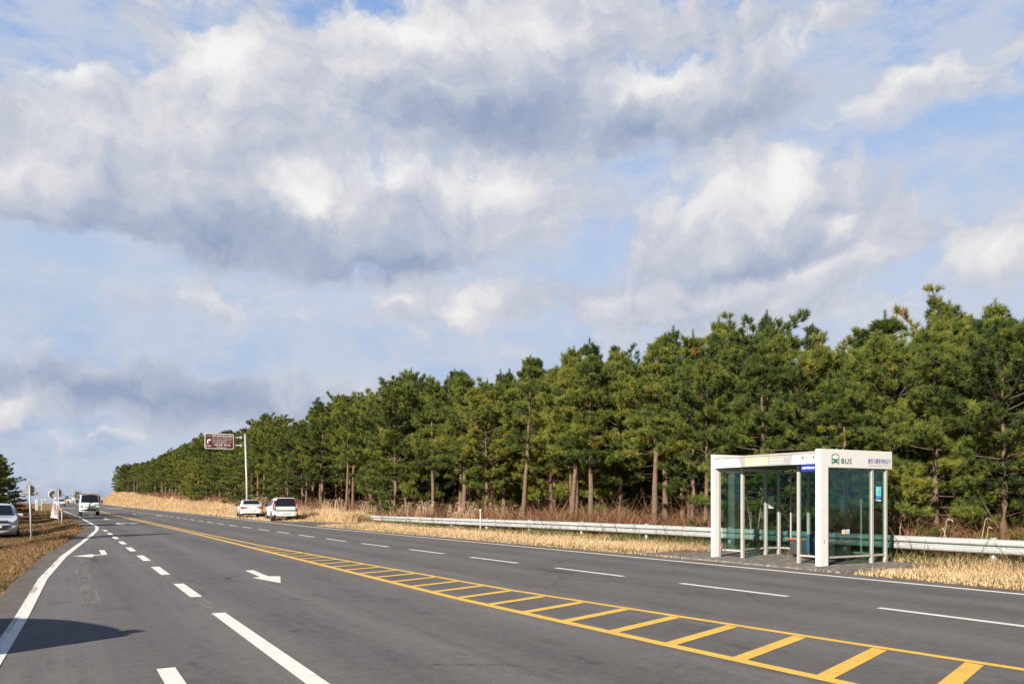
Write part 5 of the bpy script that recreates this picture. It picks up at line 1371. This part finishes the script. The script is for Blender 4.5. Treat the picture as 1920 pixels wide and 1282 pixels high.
    if kind == 'suv':
        cross_glass('windscreen', [(3.22, 1.085, .70), (2.8, 1.335, .64), (2.45, 1.54, .59)], M['carglass'], (0, .03, .03))
        cross_glass('rear_window', [(.10, 1.12, .62), (.28, 1.46, .56)], M['carglass'], (0, -.05, .02))
        MB().prism([(-.52, .86), (.52, .86), (.46, .79), (-.46, .79)], 1, L - .16, L + .012).build('grille', M['black'], body, bevel=.01)
        MB().box((-.50, L - .1, .865), (.50, L + .004, .89)).build('grille_bar', M['chrome'], body)
        MB().prism([(-.60, .66), (.60, .66), (.42, .45), (-.42, .45)], 1, L - .16, L + .016).build('lower_grille', M['black'], body, bevel=.01)
        MB().prism([(.06 * cos(k * pi / 8), .835 + .035 * sin(k * pi / 8)) for k in range(16)], 1, L + .012, L + .022).build('badge', M['chrome'], body)
        MB().box((-.26, L - .05, .55), (.26, L + .024, .65)).build('number_plate', M['plate'], body)
        text('lettering', '52허 6014', .42, .07, M['greytext'], body, (0, L + .027, .60), (pi / 2, 0, pi), bold=.01)
        for s in (-1, 1):
            MB().prism([(s * .52, .76), (s * .60, .88), (s * .86, 1.00), (s * .84, .90), (s * .70, .78)], 1, L - .42, L - .055).build('headlight', M['headlight'], body, bevel=.02)
            MB().prism([(s * .60, .50), (s * .80, .58), (s * .82, .64), (s * .62, .60)], 1, L - .3, L - .03).build('fog_light', M['headlight'], body, bevel=.01)
            MB().tube([(s * .60, .6, 1.655), (s * .60, 1.0, 1.70), (s * .60, 1.8, 1.70), (s * .59, 2.2, 1.645)], .018, 8).build('roof_rail', M['alu'], body)
        MB().prism([(-.88, .22), (.88, .22), (.80, .36), (-.80, .36)], 1, L - .4, L - .03).build('front_bumper', M['black'], body, bevel=.02)
    if kind != 'suv':
        for s in (-1, 1): MB().prism([(s * .45, L and .70), (s * .82, .72), (s * .80, .62), (s * .5, .60)], 1, L - .4, L - .07).build('headlight', M['headlight'], body, bevel=.01)
    my = {'saloon': 3.05, 'hatch': 2.62, 'suv': 2.85}[kind]
    for s in (-1, 1):
        MB().box((min(s * (h - .05), s * (h + .20)), my - .06, bt(my) + .02), (max(s * (h - .05), s * (h + .20)), my + .08, bt(my) + .17)).build('mirror', M['black'] if kind != 'suv' else paint, body, bevel=.03)
        for hy in spans[-2:]: MB().box((min(s * (h - .02), s * (h + .012)), hy[0] + .06, bt(hy[0]) - .12), (max(s * (h - .02), s * (h + .012)), hy[0] + .26, bt(hy[0]) - .09)).build('door_handle', paint, body)
    return root

def gpos(x, y): return (x, y, max(float(gz(x, y)), float(zr(y))))
car('saloon', 'white saloon parked on the right verge, seen from behind, left of the hatchback', M['carwhite'], (13.85, 66.6 + 2.2, 0.02), radians(-7))
car('hatch', 'white boxy hatchback with dark tailgate glass parked right of the saloon', M['carwhite'], (13.88, 56.0 + 2.0, 0.02), radians(-5.5))
x_, y_ = -2.62, 44.0 + 2.0
car('suv', 'pale silver sport utility car facing the viewer at the left edge', M['carsilver'], (x_, y_, float(gz(x_, y_)) - 0.02), pi + radians(2))
x_, y_ = -3.62, 9.95  # unseen car beyond the left edge, added for the shadow it throws
sh = car('hatch', 'unseen silver hatchback added left of the frame to cast the shadow on the near lane', M['carsilver'], (x_, y_, -0.06), radians(26.6))

# small cab-over truck driving towards the viewer
def truck(x, y):
    root = thing('truck', 'white cab-over truck with orange-brown cargo driving towards the viewer', 'truck', (x, y, 0.0), pi)
    # local: nose at +Y
    W = 0.87
    st = [(-0.02, [(0, .50), (W * .97, .50), (W, .70), (W, 1.12), (W * .99, 1.20), (W * .90, 1.86), (W * .80, 1.95), (0, 1.98)]),
          (0.75, [(0, .40), (W * .98, .40), (W, .60), (W, 1.12), (W * .99, 1.20), (W * .90, 1.86), (W * .80, 1.95), (0, 1.98)]),
          (1.10, [(0, .38), (W * .98, .38), (W, .60), (W, 1.10), (W * .985, 1.18), (W * .88, 1.82), (W * .78, 1.91), (0, 1.945)]),
          (1.52, [(0, .36), (W * .97, .36), (W * .995, .58), (W * .985, 1.06), (W * .96, 1.15), (W * .89, 1.38), (W * .82, 1.43), (0, 1.47)]),
          (1.66, [(0, .36), (W * .95, .36), (W * .97, .56), (W * .96, 1.04), (W * .93, 1.12), (W * .90, 1.17), (W * .84, 1.19), (0, 1.21)]),
          (1.76, [(0, .38), (W * .90, .38), (W * .93, .55), (W * .91, .98), (W * .88, 1.05), (W * .84, 1.08), (W * .78, 1.09), (0, 1.11)])]
    vs, fs = loft(st); b = MB(); b.flag = True; b.add(vs, fs); cab = b.build('cab', M['carwhite'], root, bevel=0.0)
    q = MB(); q.add([(-.75, 1.672, 1.225), (0, 1.70, 1.23), (.75, 1.672, 1.225), (-.70, 1.545, 1.47), (0, 1.56, 1.50), (.70, 1.545, 1.47), (-.66, 1.14, 1.925), (0, 1.15, 1.965), (.66, 1.14, 1.925)],
                    [(0, 1, 4, 3), (1, 2, 5, 4), (3, 4, 7, 6), (4, 5, 8, 7)]); q.build('windscreen', M['carglass'], cab)
    for s in (-1, 1):
        q = MB(); q.add([(s * .872, .28, 1.24), (s * .868, 1.36, 1.22), (s * .795, 1.06, 1.78), (s * .80, .28, 1.80)], [(0, 1, 2, 3)]); q.build('side_window', M['carglass'], cab)
        MB().prism([(s * .55, .78), (s * .60, .95), (s * .80, .98), (s * .82, .80), (s * .74, .74)], 1, 1.66, 1.80).build('headlight', M['headlight'], cab, bevel=.01)
        MB().prism([(s * .66 + .06 * cos(k * pi / 6), .535 + .06 * sin(k * pi / 6)) for k in range(12)], 1, 1.70, 1.805).build('fog_light', M['dark'], cab)
        MB().tube([(s * .86, 1.35, 1.45), (s * 1.02, 1.42, 1.42), (s * 1.02, 1.42, 1.18)], .015, 6).build('mirror_arm', M['black'], cab)
        MB().box((s * 1.02 - .08, 1.40, 1.16), (s * 1.02 + .08, 1.46, 1.44)).build('mirror', M['black'], cab, bevel=.02)
        for wy in (1.15, -1.35): wheel(root, s * .72, wy, .32, .20, s)
        MB().tube([(s * .22, 1.70, 1.20), (s * -.12, 1.62, 1.29)], .012, 6).build('wiper', M['black'], cab)
    MB().prism([(-.50, .86), (.50, .86), (.44, .80), (-.44, .80)], 1, 1.70, 1.795).build('grille', M['black'], cab)
    MB().prism([(-.52, .60), (.52, .60), (.48, .46), (-.48, .46)], 1, 1.70, 1.80).build('lower_grille', M['black'], cab)
    MB().box((-.26, 1.74, .64), (.26, 1.81, .74)).build('number_plate', M['plate'], cab)
    text('lettering', '제주 82가 4150', .44, .05, M['greytext'], cab, (0, 1.813, .69), (pi / 2, 0, pi))
    MB().prism([(.06 * cos(k * pi / 6), .93 + .03 * sin(k * pi / 6)) for k in range(12)], 1, 1.76, 1.795).build('badge', M['chrome'], cab)
    MB().box((-.80, -.02, .42), (.80, 1.55, .50)).build('chassis', M['black'], root)
    MB().box((-.35, -2.75, .45), (.35, -.03, .70)).build('frame', M['black'], root)
    bed = MB(); bed.box((-.88, -2.8, .72), (.88, -.08, .80))
    for s in (-1, 1): bed.box((min(s * .86, s * .90), -2.8, .801), (max(s * .86, s * .90), -.08, 1.20))
    bed.box((-.859, -2.8, .801), (.859, -2.76, 1.20)); bed.build('cargo_bed', M['cargo'], root)
    rk = MB()
    for s in (-1, 1):
        for yy in (-.12, -1.4, -2.7): rk.box((s * .92 - .03, yy - .03, 1.201), (s * .92 + .03, yy + .03, 2.0))
        for zz in (1.45, 1.7, 1.93): rk.box((s * .955 - .012, -2.75, zz), (s * .955 + .012, -.06, zz + .12))
    rk.box((-.88, -.14, 1.99), (.88, -.10, 2.06)); rk.build('cargo_rack', M['cargo'], root)
    MB().box((-.55, -1.2, .81), (.50, -.20, 2.02)).build('load', M['concrete'], root, bevel=.05)
truck(at(168, 966).x, at(168, 966).y + 1.6)

# car farther up the road, driving this way
x_, y_ = 0.35, 198.0
fc = car('saloon', 'small white car far up the road driving this way', M['carwhite'], (x_, y_, float(zr(y_))), pi, 'far')

# ------------------------------------------------------------------ far things beyond the crest
def P_at(px, D, z=0.0):
    X = (px - 960) / FOC; return (D * (FWD.x + RGT.x * X), D * (FWD.y + RGT.y * X))
hx, hy = P_at(125.5, 290); hz = float(zr(hy)) + 0.0
t = thing('house', 'small cream house with a gabled roof far up the road', 'house', (hx, hy, hz))
MB().prism([(-1.3, -.5), (1.3, -.5), (1.3, 1.45), (0.4, 2.05), (-1.3, 1.55)], 1, 0, 4).build('wall', M['cream'], t)
MB().prism([(-1.45, 1.53), (0.4, 2.12), (1.5, 1.42), (1.5, 1.54), (0.4, 2.27), (-1.45, 1.67)], 1, -.3, 4.3).build('roof', M['roof'], t)
MB().box((0.1, -.03, .2), (.7, .0, 1.0)).build('window', M['carglass'], t); MB().box((-.9, -.03, -.3), (-.4, .0, 1.1)).build('door', M['cargo'], t)
ux, uy = P_at(137.3, 270); t = thing('utility_pole', 'thin utility pole with a white box far up the road', 'utility pole', (ux, uy, float(zr(uy))))
MB().tube([(0, 0, -.5), (0, 0, 5.0)], [.16, .11], 8).build('pole', M['concrete'], t); MB().box((-.5, -.12, 1.0), (.45, -.17, 1.6)).build('sign_plate', M['paper'], t)
MB().box((-.6, -.05, 4.3), (.6, .05, 4.42)).build('crossarm', M['concrete'], t)
gx_, gy_ = P_at(154, 235); t = thing('green_sign', 'green road sign above the truck far up the road', 'road sign', (gx_, gy_, float(zr(gy_))))
MB().box((-.95, -.05, 1.75), (1.0, 0, 3.0)).build('panel', M['signgreen'], t); MB().tube([(.6, .06, -.3), (.6, .06, 3.0)], .07, 8).build('pole', M['pole'], t)
text('lettering', '제주 교래', 1.5, .45, M['whiteprint'], t, (0, -.055, 2.5), FACE_BACK); text('lettering', 'Jeju Gyorae', 1.4, .22, M['whiteprint'], t, (0, -.055, 2.0), FACE_BACK)
wx, wy = P_at(151, 233); 
t = thing('white_sign', 'white board under the green road sign far up the road', 'road sign', (wx, wy, float(zr(wy)))); MB().box((-.5, -.05, .75), (.5, 0, 1.45)).build('panel', M['paper'], t); MB().tube([(0, .05, -.3), (0, .05, 1.45)], .05, 8).build('pole', M['pole'], t)
for i, (px, D, h, lab) in enumerate(((126, 300, 3.6, 'left one of two dark round trees beside the far cream house'), (146, 285, 4.6, 'right one of two dark round trees beside the far cream house'), (171, 250, 3.2, 'low far tree beside the green road sign'))):
    x, y = P_at(px, D); plant(7, x, y, h, lab, None, None, 0.0, float(zr(y)) - 0.1)
# board and posts on the left verge, round mirror by the banner
bx, by = P_at(74, 112); t = thing('notice_frame', 'white framed notice board on two posts on the left verge', 'notice board', (bx, by, float(gz(bx, by))))
b = MB()
for s in (-.24, .24): b.box((s - .035, -.04, -.2), (s + .035, .04, 1.7))
b.build('posts', M['paper'], t); MB().box((-.20, -.02, .75), (.20, .02, 1.6)).build('board', M['signback'], t); MB().box((-.16, -.03, 1.0), (.16, -.021, 1.3)).build('print', M['greytext'], t)
bx, by = P_at(67.5, 100); t = thing('stone_marker', 'upright white board beside the framed notice board on the left verge', 'board', (bx, by, float(gz(bx, by)))); MB().box((-.07, -.03, -.2), (.07, .03, 1.5)).build('board', M['paper'], t, bevel=.01); MB().box((.0, .03, -.2), (.06, .08, 1.65)).build('post', M['pole'], t)
bx, by = P_at(84, 95); t = thing('lamp_post', 'thin brown post with a small head on the left verge', 'post', (bx, by, float(gz(bx, by)))); MB().tube([(0, 0, -.2), (0, 0, 1.3)], .035, 8).build('pole', M['cargo'], t); MB().box((-.11, -.05, 1.3), (.11, .05, 1.55)).build('head', M['yellowprint'], t)
bx, by = P_at(96.5, 72); t = thing('traffic_mirror', 'round traffic mirror seen from behind beside the white banner', 'traffic mirror', (bx, by, float(gz(bx, by))))
MB().tube([(0, 0, -.2), (0, 0, 3.0)], .035, 10).build('pole', M['signback'], t)
MB().lathe([(-.04, .001), (-.06, .30), (-.02, .36), (.02, .34), (.05, .001)], (.14, -.06, 2.0), 'y', 24).build('mirror', M['dark'], t); MB().lathe([(-.08, .34), (-.08, .39), (.02, .39), (.02, .34), (-.08, .34)], (.14, -.06, 2.0), 'y', 24).build('hood', M['white'], t)
